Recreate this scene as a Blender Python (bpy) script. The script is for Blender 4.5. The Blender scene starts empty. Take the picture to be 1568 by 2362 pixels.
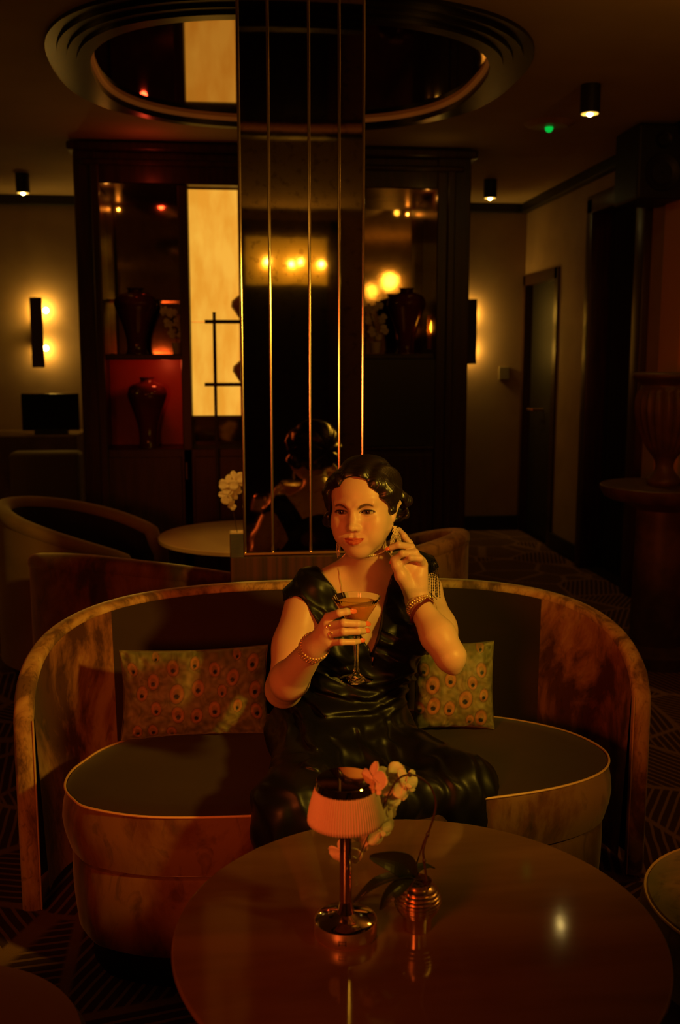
import bpy, bmesh, math, random
import numpy as np
from mathutils import Vector, Matrix
PI = math.pi
SC = bpy.context.scene
COL = SC.collection

# ---------------------------------------------------------------- camera (35 mm portrait, 8.7 deg down, 6.5 deg right)
FPX, PCX, PCY, PITCH, YAW = 2300.0, 784.0, 1181.0, math.radians(8.68), math.radians(6.5)
CAM = np.array([0, 0, 1.48])
FW = np.array([math.sin(YAW)*math.cos(PITCH), math.cos(YAW)*math.cos(PITCH), -math.sin(PITCH)])
RT = np.array([math.cos(YAW), -math.sin(YAW), 0.0]); UP = np.cross(RT, FW)
cd = bpy.data.cameras.new('camera'); cam = bpy.data.objects.new('camera', cd); COL.objects.link(cam)
cd.sensor_fit = 'VERTICAL'; cd.sensor_height = 36.0; cd.lens = FPX/2362*36
cam.location = CAM; cam.rotation_euler = (PI/2-PITCH, 0, -YAW)
cd.clip_start = 0.05; cd.clip_end = 60
cd.dof.use_dof = True; cd.dof.focus_distance = 2.28; cd.dof.aperture_fstop = 4.0
SC.camera = cam

# ---------------------------------------------------------------- world, lights, exposure
wd = bpy.data.worlds.new('world'); SC.world = wd; wd.use_nodes = True
wd.node_tree.nodes['Background'].inputs[0].default_value = (1, .35, .03, 1)
wd.node_tree.nodes['Background'].inputs[1].default_value = 0.001
SC.view_settings.view_transform = 'Standard'; SC.view_settings.look = 'None'
SC.view_settings.gamma = 1.0; SC.view_settings.use_curve_mapping = False
SC.view_settings.exposure = 0.0

def lamp(name, typ, loc, color, power, size=.1, target=None, spot=None, blend=.3):
    l = bpy.data.lights.new(name, typ); l.color = color; l.energy = power
    if typ == 'AREA': l.shape = 'DISK'; l.size = size
    else: l.shadow_soft_size = size
    if spot: l.spot_size = math.radians(spot); l.spot_blend = blend
    o = bpy.data.objects.new(name, l); COL.objects.link(o); o.location = loc
    if target is not None:
        o.rotation_euler = (Vector(target)-Vector(loc)).to_track_quat('-Z', 'Y').to_euler()
    return o
YEL = (1, .56, .04); RED = (1, .135, .020); AMB = (1, .42, .04)
lamp('key_light', 'SPOT', (1.72, .66, 1.90), YEL, 172, .09, (.34, 2.30, .97), 50, 1.)
lamp('red_light', 'SPOT', (-.85, .05, 1.32), RED, 100, .26, (.22, 2.3, .84), 58, .9)
lamp('room_fill', 'POINT', (2.1, -.9, 2.45), AMB, 2.6, .08)  # pair of unseen fill lights added behind the camera
lamp('room_fill', 'POINT', (-1.7, -.9, 2.45), AMB, 1.6, .08)
lamp('lounge_fill', 'POINT', (-3.0, 4.8, 2.15), AMB, 5.5, .08)  # off-frame fills added to lift ceiling and walls, no real fitting
lamp('lounge_fill', 'POINT', (1.75, 2.8, 2.3), AMB, 6, .08)
lamp('lounge_fill_spot', 'SPOT', (-1.25, 3.7, 2.7), (1, .46, .05), 75, .04, (.08, 4.72, .6), 26, .9)  # unseen spot added to brighten the lounge table and white pot

# ---------------------------------------------------------------- pixel to point helpers (photograph pixels, 1568x2362)
def ray(px, py): return FW+RT*(px-PCX)/FPX-UP*(py-PCY)/FPX
def atY(px, py, Y): r = ray(px, py); return CAM+r*(Y/r[1])
def atZ(px, py, Z): r = ray(px, py); return CAM+r*((Z-1.48)/r[2])
def atX(px, py, X): r = ray(px, py); return CAM+r*(X/r[0])

# ---------------------------------------------------------------- materials
MATS = {}
def N(nt, typ, **kw):
    n = nt.nodes.new(typ)
    for k, v in kw.items(): setattr(n, k, v)
    return n
def mat(name, col=(.5, .5, .5), rough=.5, metal=0., c2=None, scale=8., detail=4., bump=0., bscale=60., stretch=(1, 1, 1), emit=None, estr=0., trans=0., ior=1.45, coat=0., sheen=0., sss=0., attr=None, thr=(.4, .6), spec=.5, aniso=0., croughness=.05):
    if name in MATS: return MATS[name]
    m = bpy.data.materials.new(name); m.use_nodes = True; nt = m.node_tree
    b = nt.nodes['Principled BSDF']
    b.inputs['Base Color'].default_value = (*col, 1); b.inputs['Roughness'].default_value = rough
    b.inputs['Metallic'].default_value = metal; b.inputs['IOR'].default_value = ior
    b.inputs['Specular IOR Level'].default_value = spec
    if trans: b.inputs['Transmission Weight'].default_value = trans
    if coat: b.inputs['Coat Weight'].default_value = coat; b.inputs['Coat Roughness'].default_value = croughness
    if sheen: b.inputs['Sheen Weight'].default_value = sheen; b.inputs['Sheen Roughness'].default_value = .4
    if aniso: b.inputs['Anisotropic'].default_value = aniso
    if sss: b.inputs['Subsurface Weight'].default_value = sss; b.inputs['Subsurface Radius'].default_value = (.012, .005, .003); b.inputs['Subsurface Scale'].default_value = 1
    if emit: b.inputs['Emission Color'].default_value = (*emit, 1); b.inputs['Emission Strength'].default_value = estr
    tc = N(nt, 'ShaderNodeTexCoord'); mp = N(nt, 'ShaderNodeMapping'); mp.inputs['Scale'].default_value = stretch
    nt.links.new(tc.outputs['Object'], mp.inputs[0])
    if c2:
        no = N(nt, 'ShaderNodeTexNoise'); no.inputs['Scale'].default_value = scale; no.inputs['Detail'].default_value = detail
        nt.links.new(mp.outputs[0], no.inputs[0])
        cr = N(nt, 'ShaderNodeValToRGB'); cr.color_ramp.elements[0].position = thr[0]; cr.color_ramp.elements[1].position = thr[1]
        cr.color_ramp.elements[0].color = (*col, 1); cr.color_ramp.elements[1].color = (*c2, 1)
        nt.links.new(no.outputs[0], cr.inputs[0]); nt.links.new(cr.outputs[0], b.inputs['Base Color'])
        if emit: nt.links.new(cr.outputs[0], b.inputs['Emission Color'])
    if attr:
        at = N(nt, 'ShaderNodeAttribute', attribute_name=attr); nt.links.new(at.outputs['Color'], b.inputs['Base Color'])
    if bump:
        n2 = N(nt, 'ShaderNodeTexNoise'); n2.inputs['Scale'].default_value = bscale; n2.inputs['Detail'].default_value = 3
        nt.links.new(mp.outputs[0], n2.inputs[0])
        bp = N(nt, 'ShaderNodeBump'); bp.inputs['Strength'].default_value = bump; bp.inputs['Distance'].default_value = .01
        nt.links.new(n2.outputs[0], bp.inputs['Height']); nt.links.new(bp.outputs[0], b.inputs['Normal'])
    MATS[name] = m; return m

# ---------------------------------------------------------------- object helpers
def link(name, me, m=None, parent=None, smooth=True, loc=None):
    sharp = False
    if isinstance(me, bmesh.types.BMesh):
        sharp = True; bm = me; me = bpy.data.meshes.new(name); bmesh.ops.recalc_face_normals(bm, faces=bm.faces[:]); bm.to_mesh(me); bm.free()
    me.name = name
    if m is not None and not me.materials: me.materials.append(m)
    if smooth and sharp:
        bm = bmesh.new(); bm.from_mesh(me)
        for e in bm.edges:
            if len(e.link_faces) == 2 and e.calc_face_angle(0) > .75: e.smooth = False
        bm.to_mesh(me); bm.free()
    if smooth and not (sharp and len(me.polygons) <= 130): me.polygons.foreach_set('use_smooth', [True]*len(me.polygons))
    if sharp:
        for p_ in me.polygons:
            if p_.loop_total > 8: p_.use_smooth = False
    o = bpy.data.objects.new(name, me); COL.objects.link(o)
    if parent is not None:
        o.parent = parent
        if loc is None: o.matrix_parent_inverse = Matrix.LocRotScale(parent.location, parent.rotation_euler, parent.scale).inverted()
    if loc is not None: o.location = loc
    return o
def thing(name, label=None, cat=None, loc=(0, 0, 0), group=None):
    o = bpy.data.objects.new(name, None); COL.objects.link(o); o.location = loc; o.empty_display_size = .05
    if label: o['label'] = label; o['category'] = cat
    if group: o['group'] = group
    return o
def tag(o, label, cat, group=None):
    o['label'] = label; o['category'] = cat
    if group: o['group'] = group
    return o
def struct(o): o['kind'] = 'structure'; return o
def lab(o, s): o['label'] = s; return o
def flat(o, ang=35):
    me = o.data
    me.polygons.foreach_set('use_smooth', [True]*len(me.polygons))
    bm = bmesh.new(); bm.from_mesh(me)
    for e in bm.edges:
        if len(e.link_faces) == 2: e.smooth = e.calc_face_angle(0) < math.radians(ang)
    bm.to_mesh(me); bm.free(); return o
def box(bm, x0, x1, y0, y1, z0, z1, bev=0., seg=2):
    t = bmesh.new(); bmesh.ops.create_cube(t, size=1)
    for v in t.verts: v.co = Vector(((x0+x1)/2+v.co.x*(x1-x0), (y0+y1)/2+v.co.y*(y1-y0), (z0+z1)/2+v.co.z*(z1-z0)))
    if bev: bmesh.ops.bevel(t, geom=t.edges[:], offset=bev, segments=seg, profile=.5, affect='EDGES')
    me = bpy.data.meshes.new('t'); t.to_mesh(me); t.free(); bm.from_mesh(me); bpy.data.meshes.remove(me); return bm
def B(x0, x1, y0, y1, z0, z1, bev=0., seg=2): return box(bmesh.new(), min(x0, x1), max(x0, x1), min(y0, y1), max(y0, y1), min(z0, z1), max(z0, z1), bev, seg)
def lathe(prof, n=48, c=(0, 0, 0), bm=None, rf=None, cap=True):
    bm = bm or bmesh.new(); rings = []
    for (r, z) in prof:
        ring = []
        for i in range(n):
            a = 2*PI*i/n; rr = r*(rf(a, z) if rf else 1)
            ring.append(bm.verts.new((c[0]+rr*math.cos(a), c[1]+rr*math.sin(a), c[2]+z)))
        rings.append(ring)
    for a, b in zip(rings, rings[1:]):
        for i in range(n): bm.faces.new((a[i], a[(i+1) % n], b[(i+1) % n], b[i]))
    if cap: bm.faces.new(rings[0][::-1]); bm.faces.new(rings[-1])
    return bm
def spline(pts, n, closed=False):
    P = np.array(pts, float); m = len(P); out = []
    segs = m if closed else m-1
    for t in np.linspace(0, segs, n, endpoint=not closed):
        i = min(int(t), segs-1); u = t-i
        g = lambda k: P[k % m] if closed else P[min(max(k, 0), m-1)]
        a, b, c, d = g(i-1), g(i), g(i+1), g(i+2)
        out.append(.5*((2*b)+(c-a)*u+(2*a-5*b+4*c-d)*u*u+(3*b-a-3*c+d)*u**3))
    return np.array(out)
def tube(pts, rad, n=8, closed=False, bm=None, flatten=None, up=None):
    bm = bm or bmesh.new(); P = np.array(pts, float); m = len(P)
    rad = np.full(m, rad) if np.isscalar(rad) else np.array(rad); T = np.zeros_like(P)
    for i in range(m):
        T[i] = (P[(i+1) % m]-P[i-1]) if closed else P[min(i+1, m-1)]-P[max(i-1, 0)]
        T[i] /= np.linalg.norm(T[i])+1e-12
    u = np.cross(T[0], [0, 0, 1]) if up is None else np.array(up, float)
    if np.linalg.norm(u) < 1e-3: u = np.array([1., 0, 0])
    rings = []
    for i in range(m):
        if up is not None: u = np.array(up, float)
        u = u-T[i]*(u@T[i]); u /= np.linalg.norm(u)+1e-12; w = np.cross(T[i], u)
        fa, fb = flatten if flatten else (1, 1)
        rings.append([bm.verts.new(P[i]+rad[i]*(fa*math.cos(2*PI*k/n)*u+fb*math.sin(2*PI*k/n)*w)) for k in range(n)])
    for i in range(m if closed else m-1):
        a, b = rings[i], rings[(i+1) % m]
        for k in range(n): bm.faces.new((a[k], a[(k+1) % n], b[(k+1) % n], b[k]))
    if not closed: bm.faces.new(rings[0][::-1]); bm.faces.new(rings[-1])
    return bm
def grid(G, bm=None, cu=False, cv=False):
    bm = bm or bmesh.new(); V = [[bm.verts.new(p) for p in row] for row in G]
    nu, nv = len(V), len(V[0])
    for i in range(nu if cu else nu-1):
        for j in range(nv if cv else nv-1):
            bm.faces.new((V[i][j], V[(i+1) % nu][j], V[(i+1) % nu][(j+1) % nv], V[i][(j+1) % nv]))
    return bm
def ball(c, r, bm=None, u=8, v=6, sc=(1, 1, 1)):
    bm = bm or bmesh.new()
    bmesh.ops.create_uvsphere(bm, u_segments=u, v_segments=v, radius=r, matrix=Matrix.Translation(Vector(c)) @ Matrix.Diagonal((*sc, 1)))
    return bm

# ---------------------------------------------------------------- implicit surfaces (smooth unions, surface nets)
def smin(a, b, k):
    h = np.maximum(k-np.abs(a-b), 0)/k
    return np.minimum(a, b)-h*h*k*.25
class Sdf:
    def __init__(s): s.p = []; s.post = None
    def cap(s, a, b, ra, rb, k=.02, op=1): s.p.append(('c', np.array(a, float), np.array(b, float), ra, rb, k, op)); return s
    def chain(s, pts, rs, k=.01, op=1):
        for i in range(len(pts)-1): s.cap(pts[i], pts[i+1], rs[i], rs[i+1], k, op)
        return s
    def ell(s, c, r, R=None, k=.02, op=1): s.p.append(('e', np.array(c, float), np.array(r, float), R, 0, k, op)); return s
    def one(s, q, P):
        if q[0] == 'c':
            _, a, b, ra, rb, k, op = q; ba = b-a; L = ba@ba+1e-12
            t = np.clip(((P-a)@ba)/L, 0, 1); return np.linalg.norm(P-a-t[:, None]*ba, axis=1)-(ra+(rb-ra)*t)
        if q[0] == 'e':
            _, c, r, R, _, k, op = q; d = P-c
            if R is not None: d = d@R
            k0 = np.linalg.norm(d/r, axis=1); k1 = np.linalg.norm(d/(r*r), axis=1)+1e-9
            return np.where(k0 < .02, -r.min(), k0*(k0-1)/k1)
    def __call__(s, P, act=None):
        d = np.full(len(P), .5)
        for i, q in enumerate(s.p):
            if act is not None and not act[i]: continue
            v = s.one(q, P)
            d = smin(d, v, q[5]) if q[6] > 0 else -smin(-d, v, q[5])
        return s.post(P, d) if s.post else d
def nets(f, lo, hi, h, keep=None, marg=.075):
    lo = np.array(lo, float); nb = np.ceil((np.array(hi)-lo)/(8*h)).astype(int); H = 8*h
    I = np.stack(np.meshgrid(*[np.arange(n) for n in nb], indexing='ij'), -1).reshape(-1, 3)
    Cn = lo+(I+.5)*H
    act = np.concatenate([np.abs(f(Cn[i:i+200000])) < H*1.25+.012 for i in range(0, len(Cn), 200000)])
    if keep is not None: act &= keep(Cn, H)
    I = I[act]; sup = I//3; key = (sup[:, 0]*4096+sup[:, 1])*4096+sup[:, 2]
    g = np.arange(9); off = np.stack(np.meshgrid(g, g, g, indexing='ij'), -1).reshape(-1, 3)
    NN = nb*8+2; ckey = lambda c: (c[..., 0]*NN[1]+c[..., 1])*NN[2]+c[..., 2]
    VK, VP, QK = [], [], []
    for kk in np.unique(key):
        J = I[key == kk]; c0 = lo+(sup[key == kk][0]*3+1.5)*H; R = 3*H*.87
        a = None
        if isinstance(f, Sdf): a = [abs(s_) < R+marg or s_ < 0 for s_ in [float(f.one(q, c0[None])[0]) for q in f.p]]
        G = (J[:, None, :]*8+off[None]).astype(np.int64); P = lo+G.reshape(-1, 3)*h
        D = (f(P, a) if a is not None else f(P)).reshape(-1, 9, 9, 9); G = G.reshape(-1, 9, 9, 9, 3)
        s = D < 0
        if s.all() or not s.any(): continue
        sl = [(slice(None),)+tuple(slice(o, 8+o) for o in oo) for oo in [(i, j, k) for i in (0, 1) for j in (0, 1) for k in (0, 1)]]
        cnt = sum(s[q].astype(int) for q in sl); m = (cnt > 0) & (cnt < 8)
        acc = np.zeros(m.shape+(3,)); num = np.zeros(m.shape)
        cor = [(i, j, k) for i in (0, 1) for j in (0, 1) for k in (0, 1)]
        for x in range(8):
            for y in range(x+1, 8):
                ca, cb = np.array(cor[x]), np.array(cor[y])
                if np.abs(ca-cb).sum() != 1: continue
                da, db = D[sl[x]], D[sl[y]]; cr = (da < 0) != (db < 0)
                t = np.where(cr, da/np.where(cr, da-db, 1), 0)
                acc += np.where(cr[..., None], ca+t[..., None]*(cb-ca), 0); num += cr
        base = G[:, :8, :8, :8]
        VK.append(ckey(base[m])); VP.append(lo+(base[m]+acc[m]/num[m][:, None])*h)
        for ax in range(3):
            e = [0, 0, 0]; e[ax] = 1
            A = s[:, :8, :8, :8]; Bv = s[(slice(None),)+tuple(slice(q, 8+q) for q in e)]
            cr = A != Bv; b = base[cr]; u = np.eye(3, dtype=int)[(ax+1) % 3]; w = np.eye(3, dtype=int)[(ax+2) % 3]
            q = np.stack([ckey(b), ckey(b-u), ckey(b-u-w), ckey(b-w)], 1); inv = A[cr]
            q[~inv] = q[~inv][:, ::-1]; QK.append(q)
    VK = np.concatenate(VK); VP = np.concatenate(VP); QK = np.concatenate(QK)
    VK, ix = np.unique(VK, return_index=True); VP = VP[ix]
    pos = np.searchsorted(VK, QK); pos = np.clip(pos, 0, len(VK)-1); ok = (VK[pos] == QK).all(1)
    return VP, pos[ok]
def npmesh(name, V, Q, col=None):
    me = bpy.data.meshes.new(name); me.vertices.add(len(V)); me.vertices.foreach_set('co', np.asarray(V, np.float32).ravel())
    n = len(Q); k = Q.shape[1]; me.loops.add(n*k); me.polygons.add(n)
    me.loops.foreach_set('vertex_index', Q.astype(np.int32).ravel()); me.polygons.foreach_set('loop_start', np.arange(0, n*k, k, dtype=np.int32))
    me.update(calc_edges=True)
    if col is not None:
        ca = me.color_attributes.new('col', 'FLOAT_COLOR', 'POINT'); c4 = np.ones((len(V), 4), np.float32); c4[:, :3] = col
        ca.data.foreach_set('color', c4.ravel())
    me.validate(); return me
def vnoise(P, sc, seed=0):
    Q = P*sc+seed*17.3; i = np.floor(Q).astype(np.int64); f = Q-i; f = f*f*(3-2*f); o = 0
    for a in (0, 1):
        for b in (0, 1):
            for c in (0, 1):
                hsh = (i[:, 0]+a)*374761393+(i[:, 1]+b)*668265263+(i[:, 2]+c)*2147483647+seed*974711
                hsh = (hsh ^ (hsh >> 13))*1274126177; hsh = (hsh ^ (hsh >> 16)) & 0xffff
                o = o+(hsh/65535.)*np.where(a, f[:, 0], 1-f[:, 0])*np.where(b, f[:, 1], 1-f[:, 1])*np.where(c, f[:, 2], 1-f[:, 2])
    return o
def polydist(poly, x, z):
    """signed distance to a polygon in the x-z plane, negative inside"""
    d = np.full(len(x), 1e9); ins = np.zeros(len(x), bool); n = len(poly)
    for i in range(n):
        ax, az = poly[i]; bx, bz = poly[(i+1) % n]; ex, ez = bx-ax, bz-az
        t = np.clip(((x-ax)*ex+(z-az)*ez)/(ex*ex+ez*ez+1e-12), 0, 1)
        d = np.minimum(d, (x-ax-t*ex)**2+(z-az-t*ez)**2)
        c = (az > z) != (bz > z); xx = ax+(z-az)*ex/np.where(abs(ez) < 1e-12, 1e-12, ez); ins ^= c & (x < xx)
    return np.sqrt(d)*np.where(ins, -1, 1)
def gauss(d, s): return np.exp(-(d/s)**2)
# ================================================================ the room
CEIL = 2.77
M_WALL = mat('beige_wall', (.31, .20, .12), rough=.75, c2=(.36, .24, .15), scale=3, bump=.05, bscale=200)
M_CEIL = mat('ceiling_paint', (.42, .30, .20), rough=.85, c2=(.46, .33, .22), scale=2)
M_WOOD = mat('dark_lacquered_wood', (.030, .012, .007), rough=.36, c2=(.05, .018, .009), scale=6, stretch=(6, 6, .6), spec=.5)
M_BLACK = mat('black_paint', (.012, .009, .007), rough=.5)
M_BRASS = mat('brass', (.80, .50, .22), rough=.28, metal=1.)
M_COPPER = mat('copper_trim', (.85, .42, .22), rough=.35, metal=.5)

def carpet():
    m = bpy.data.materials.new('patterned_carpet'); m.use_nodes = True; nt = m.node_tree; b = nt.nodes['Principled BSDF']; L = nt.links.new
    b.inputs['Roughness'].default_value = .95; b.inputs['Specular IOR Level'].default_value = .1
    tc = N(nt, 'ShaderNodeTexCoord'); vo = N(nt, 'ShaderNodeTexVoronoi'); vo.inputs['Scale'].default_value = 2.7; vo.inputs['Randomness'].default_value = .9
    L(tc.outputs['Object'], vo.inputs['Vector'])
    sx = N(nt, 'ShaderNodeSeparateColor'); L(vo.outputs['Color'], sx.inputs[0])
    ang = N(nt, 'ShaderNodeMath', operation='MULTIPLY'); L(sx.outputs[0], ang.inputs[0]); ang.inputs[1].default_value = 6.28
    vr = N(nt, 'ShaderNodeVectorRotate', rotation_type='Z_AXIS'); L(tc.outputs['Object'], vr.inputs['Vector']); L(ang.outputs[0], vr.inputs['Angle'])
    wv = N(nt, 'ShaderNodeTexWave'); wv.inputs['Scale'].default_value = 10.5; wv.inputs['Distortion'].default_value = 1.2; wv.inputs['Detail Scale'].default_value = .6
    L(vr.outputs[0], wv.inputs['Vector'])
    r1 = N(nt, 'ShaderNodeValToRGB'); r1.color_ramp.elements[0].position = .72; r1.color_ramp.elements[1].position = .85; L(wv.outputs['Fac'], r1.inputs[0])
    ve = N(nt, 'ShaderNodeTexVoronoi', feature='DISTANCE_TO_EDGE'); ve.inputs['Scale'].default_value = 2.7; ve.inputs['Randomness'].default_value = .9; L(tc.outputs['Object'], ve.inputs['Vector'])
    r2 = N(nt, 'ShaderNodeValToRGB'); r2.color_ramp.elements[0].position = .035; r2.color_ramp.elements[1].position = .02
    r2.color_ramp.elements[0].color = (1, 1, 1, 1); r2.color_ramp.elements[1].color = (0, 0, 0, 1)
    r2.color_ramp.elements[0].position = .02; r2.color_ramp.elements[1].position = .04; L(ve.outputs['Distance'], r2.inputs[0])
    mx = N(nt, 'ShaderNodeMath', operation='MAXIMUM'); L(r1.outputs[0], mx.inputs[0]); L(r2.outputs[0], mx.inputs[1])
    mc = N(nt, 'ShaderNodeMix', data_type='RGBA'); mc.inputs['A'].default_value = (.075, .035, .028, 1); mc.inputs['B'].default_value = (.28, .15, .08, 1)
    L(mx.outputs[0], mc.inputs['Factor']); L(mc.outputs['Result'], b.inputs['Base Color'])
    no = N(nt, 'ShaderNodeTexNoise'); no.inputs['Scale'].default_value = 300; L(tc.outputs['Object'], no.inputs['Vector'])
    bp = N(nt, 'ShaderNodeBump'); bp.inputs['Strength'].default_value = .4; bp.inputs['Distance'].default_value = .004; L(no.outputs[0], bp.inputs['Height']); L(bp.outputs[0], b.inputs['Normal'])
    return m
XL, XR, YF, YB = -4.2, 2.55, -2.6, 8.45
struct(link('floor', B(XL, XR, YF, YB, -.1, 0), carpet()))
struct(link('ceiling', B(XL, XR, YF, YB, CEIL, CEIL+.1), M_CEIL))
struct(link('wall_back', B(XL, XR+.1, YB, YB+.1, 0, CEIL), M_WALL))
struct(link('wall_left', B(XL-.1, XL, YF, YB, 0, CEIL), M_WALL))
struct(link('wall_front', B(XL, XR+.1, YF-.1, YF, 0, CEIL), M_WALL))
# right wall with a plain door and a wide dark opening
d1 = [atX(1212, 640, XR), atX(1290, 632, XR)]; o1 = [atX(1376, 480, XR), atX(1492, 455, XR)]
da, db, dz = d1[1][1], d1[0][1], (d1[0][2]+d1[1][2])/2; oa, ob, oz = o1[1][1], o1[0][1], o1[0][2]
wr_ = bmesh.new()
for y0, y1, z0, z1 in ((db, YB, 0, CEIL), (da, db, dz, CEIL), (ob, da, 0, CEIL), (oa, ob, oz, CEIL), (YF, oa, 0, CEIL)): box(wr_, XR, XR+.12, y0, y1, z0, z1)
struct(link('wall_right', wr_, M_WALL))
door = struct(thing('door_1'))
leaf_ = link('door_leaf', B(XR+.05, XR+.09, da+.02, db-.02, .01, dz-.02, .003), M_BLACK, door)
fr = bmesh.new(); box(fr, XR-.02, XR+.12, db-.06, db+.02, 0, dz+.03); box(fr, XR-.02, XR+.12, da-.02, da+.06, 0, dz+.03); box(fr, XR-.02, XR+.12, da, db, dz-.05, dz+.03)
link('door_frame', fr, M_WOOD, door)
hp = atX(1238, 945, XR); hb = bmesh.new(); tube([hp+np.array([.05, 0, 0]), hp+np.array([-.04, 0, 0])], .012, 10, bm=hb); tube([hp+np.array([-.04, 0, 0]), hp+np.array([-.04, .12, 0])], .010, 10, bm=hb)
link('door_handle', hb, M_BRASS, leaf_)
op = struct(thing('door_2'))
fr = bmesh.new(); box(fr, XR-.05, XR+.14, ob-.05, ob+.06, 0, oz+.06, .008); box(fr, XR-.05, XR+.14, oa-.10, oa+.04, 0, oz+.06, .008); box(fr, XR-.05, XR+.14, oa-.1, ob+.06, oz-.04, oz+.08, .008)
link('door_frame', fr, M_WOOD, op); link('curtain', grid([[(XR+.10+.03*math.sin(u*70), oa+u*(ob-oa), z) for z in (.02, oz)] for u in np.linspace(0, 1, 90)]), mat('black_curtain', (.006, .005, .004), rough=.9), op)
# cornices and baseboards
cz = CEIL-.075
struct(link('trim_1', B(XL, XR, YB-.06, YB, cz, CEIL, .01), M_BLACK)); struct(link('trim_2', B(XR-.07, XR, YF, YB-.06, cz, CEIL, .01), M_BLACK))
struct(link('baseboard_back', B(XL, XR, YB-.025, YB, 0, .13, .004), M_BLACK))
bb = bmesh.new()
for y0, y1 in ((db+.02, YB-.03), (ob+.06, da-.02), (YF, oa-.1)): box(bb, XR-.025, XR, y0, y1, 0, .13, .004)
struct(link('baseboard_right', bb, M_BLACK))
# front wall behind the camera: dark wood door surround with a lit gold panel, seen only in the column mirrors
fwp = thing('gold_wall_panel', 'lit hammered gold panel in dark frame, seen reflected in the mirrored column', 'panel', (.55, YF, 1.2))
M_GOLD = mat('hammered_gold_glow', (.95, .62, .12), rough=.35, metal=.4, bump=.8, bscale=9, emit=(.9, .5, .03), estr=.12)  # faint emission stands in for lamplight on the sheet
gy = 2*3.2-YF
gx0, gx1 = atY(566, 600, gy)[0], atY(752, 600, gy)[0]; gz1, gz0 = atY(600, 548, gy)[2], atY(600, 658, gy)[2]
link('gold_sheet', B(gx0, gx1, YF+.02, YF+.06, gz0, gz1, .004), M_GOLD, fwp)
f_ = bmesh.new(); box(f_, gx0-.12, gx0-.01, YF, YF+.12, 0, gz1+.14, .01); box(f_, gx1+.01, gx1+.12, YF, YF+.12, 0, gz1+.14, .01); box(f_, gx0-.12, gx1+.12, YF, YF+.12, gz1+.02, gz1+.14, .01)
link('surround', f_, M_WOOD, fwp); link('dark_door', B(gx0, gx1, YF+.02, YF+.05, .02, gz0-.01), M_BLACK, fwp)
for i, px in enumerate((614, 669, 690, 737)):
    q = atY(px, 608+(i%2)*6, gy); lamp('panel_light', 'POINT', (q[0], YF+.16, q[2]), (1, .55, .06), .9, .02); link('bulb', ball((q[0], YF+.10, q[2]), .016, u=16, v=10), mat('bulb_glow', (1, .7, .3), emit=(1, .62, .12), estr=14), fwp)

# ---- the mirrored column
MY, CW0, CW1 = 3.2, .054, .438
col = struct(thing('trim_3'))
MZ = .858
link('core', B(CW0+.006, CW1-.006, MY+.012, MY+.36, MZ, CEIL), M_BLACK, col)
M_MIR = mat('antique_mirror', (.52, .42, .29), rough=.035, metal=1., c2=(.36, .28, .18), scale=40, detail=6, thr=(.55, .68), bump=.012, bscale=6)
xs = [CW0, atY(625, 900, MY)[0], atY(715, 900, MY)[0], atY(782, 900, MY)[0], CW1]
for a, b in zip(xs, xs[1:]): link('mirror_panel', B(a+.003, b-.003, MY, MY+.012, MZ+.004, CEIL-.004, .0015, 1), M_MIR, col)
for x_ in (CW0, CW1-.006):
    for k in range(3): link('mirror_panel', B(x_, x_+.006, MY+.015+k*.115, MY+.126+k*.115, MZ+.004, CEIL-.004), M_MIR, col)
M_STRIP = mat('polished_mirror_edge', (.9, .80, .62), rough=.17, metal=1.)
for x_ in xs: link('edge_strip', tube([(x_, MY+.002, MZ), (x_, MY+.002, CEIL-.002)], .0052, 12), M_STRIP, col)
link('sill', B(CW0-.004, CW1+.006, MY-.008, MY+.02, MZ-.006, MZ+.002, .001), M_BRASS, col)
pl_ = bmesh.new(); px0 = atY(531, 1290, MY-.03)[0]; box(pl_, px0, CW1+.02, MY-.03, MY+.42, 0, MZ-.008, .003)
link('plinth', pl_, mat('striped_wood', (.012, .004, .003), rough=.5, c2=(.065, .014, .007), scale=5, stretch=(12, 12, .15), thr=(.35, .65)), col)

# ---- oval ceiling mirrors with stepped dark rings
def ceiling_oval(c, a, b, label, n=96):
    t = thing('ceiling_mirror', label, 'ceiling mirror', (c[0], c[1], CEIL), 'oval ceiling mirrors')
    def ov(r, z, k=2.6): return [(c[0]+(a+r)*math.copysign(abs(math.cos(q))**(2/k), math.cos(q)), c[1]+(b+r)*math.copysign(abs(math.sin(q))**(2/k), math.sin(q)), z) for q in np.linspace(0, 2*PI, n, endpoint=False)]
    def ring(r0, r1, z0, z1):
        return grid([ov(r0, z1), ov(r0, z0), ov(r1, z0), ov(r1, z1)], cu=True, cv=True)
    bm = bmesh.new(); V0 = [bm.verts.new(p) for p in ov(0, CEIL-.006)]; bm.faces.new(V0); link('mirror_glass', bm, mat('smoked_mirror', (.32, .20, .10), rough=.045, metal=1.), t, smooth=False)
    for i, (r0, r1, dz_) in enumerate(((.010, .065, .052), (.065, .105, .040), (.105, .145, .028), (.145, .19, .015))):
        link('ring_step', ring(r0, r1, CEIL-dz_, CEIL), mat('black_lacquer', (.010, .005, .003), rough=.32), t)
    link('glowing_copper_band', ring(-.004, .010, CEIL-.024, CEIL), mat('glowing_copper_band', (.55, .19, .05), rough=.42, metal=.3, emit=(1, .26, .03), estr=.06), t)  # weak glow put into the copper in place of light falling on it
    return t
ceiling_oval((.315, 4.78), .86, .86, 'dark-ringed oval mirror on the ceiling between mirrored column and vitrine')
o_ = ceiling_oval((.35, 1.45), .95, .90, 'dark-ringed oval mirror above the cocktail table, seen only in the column')

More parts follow.
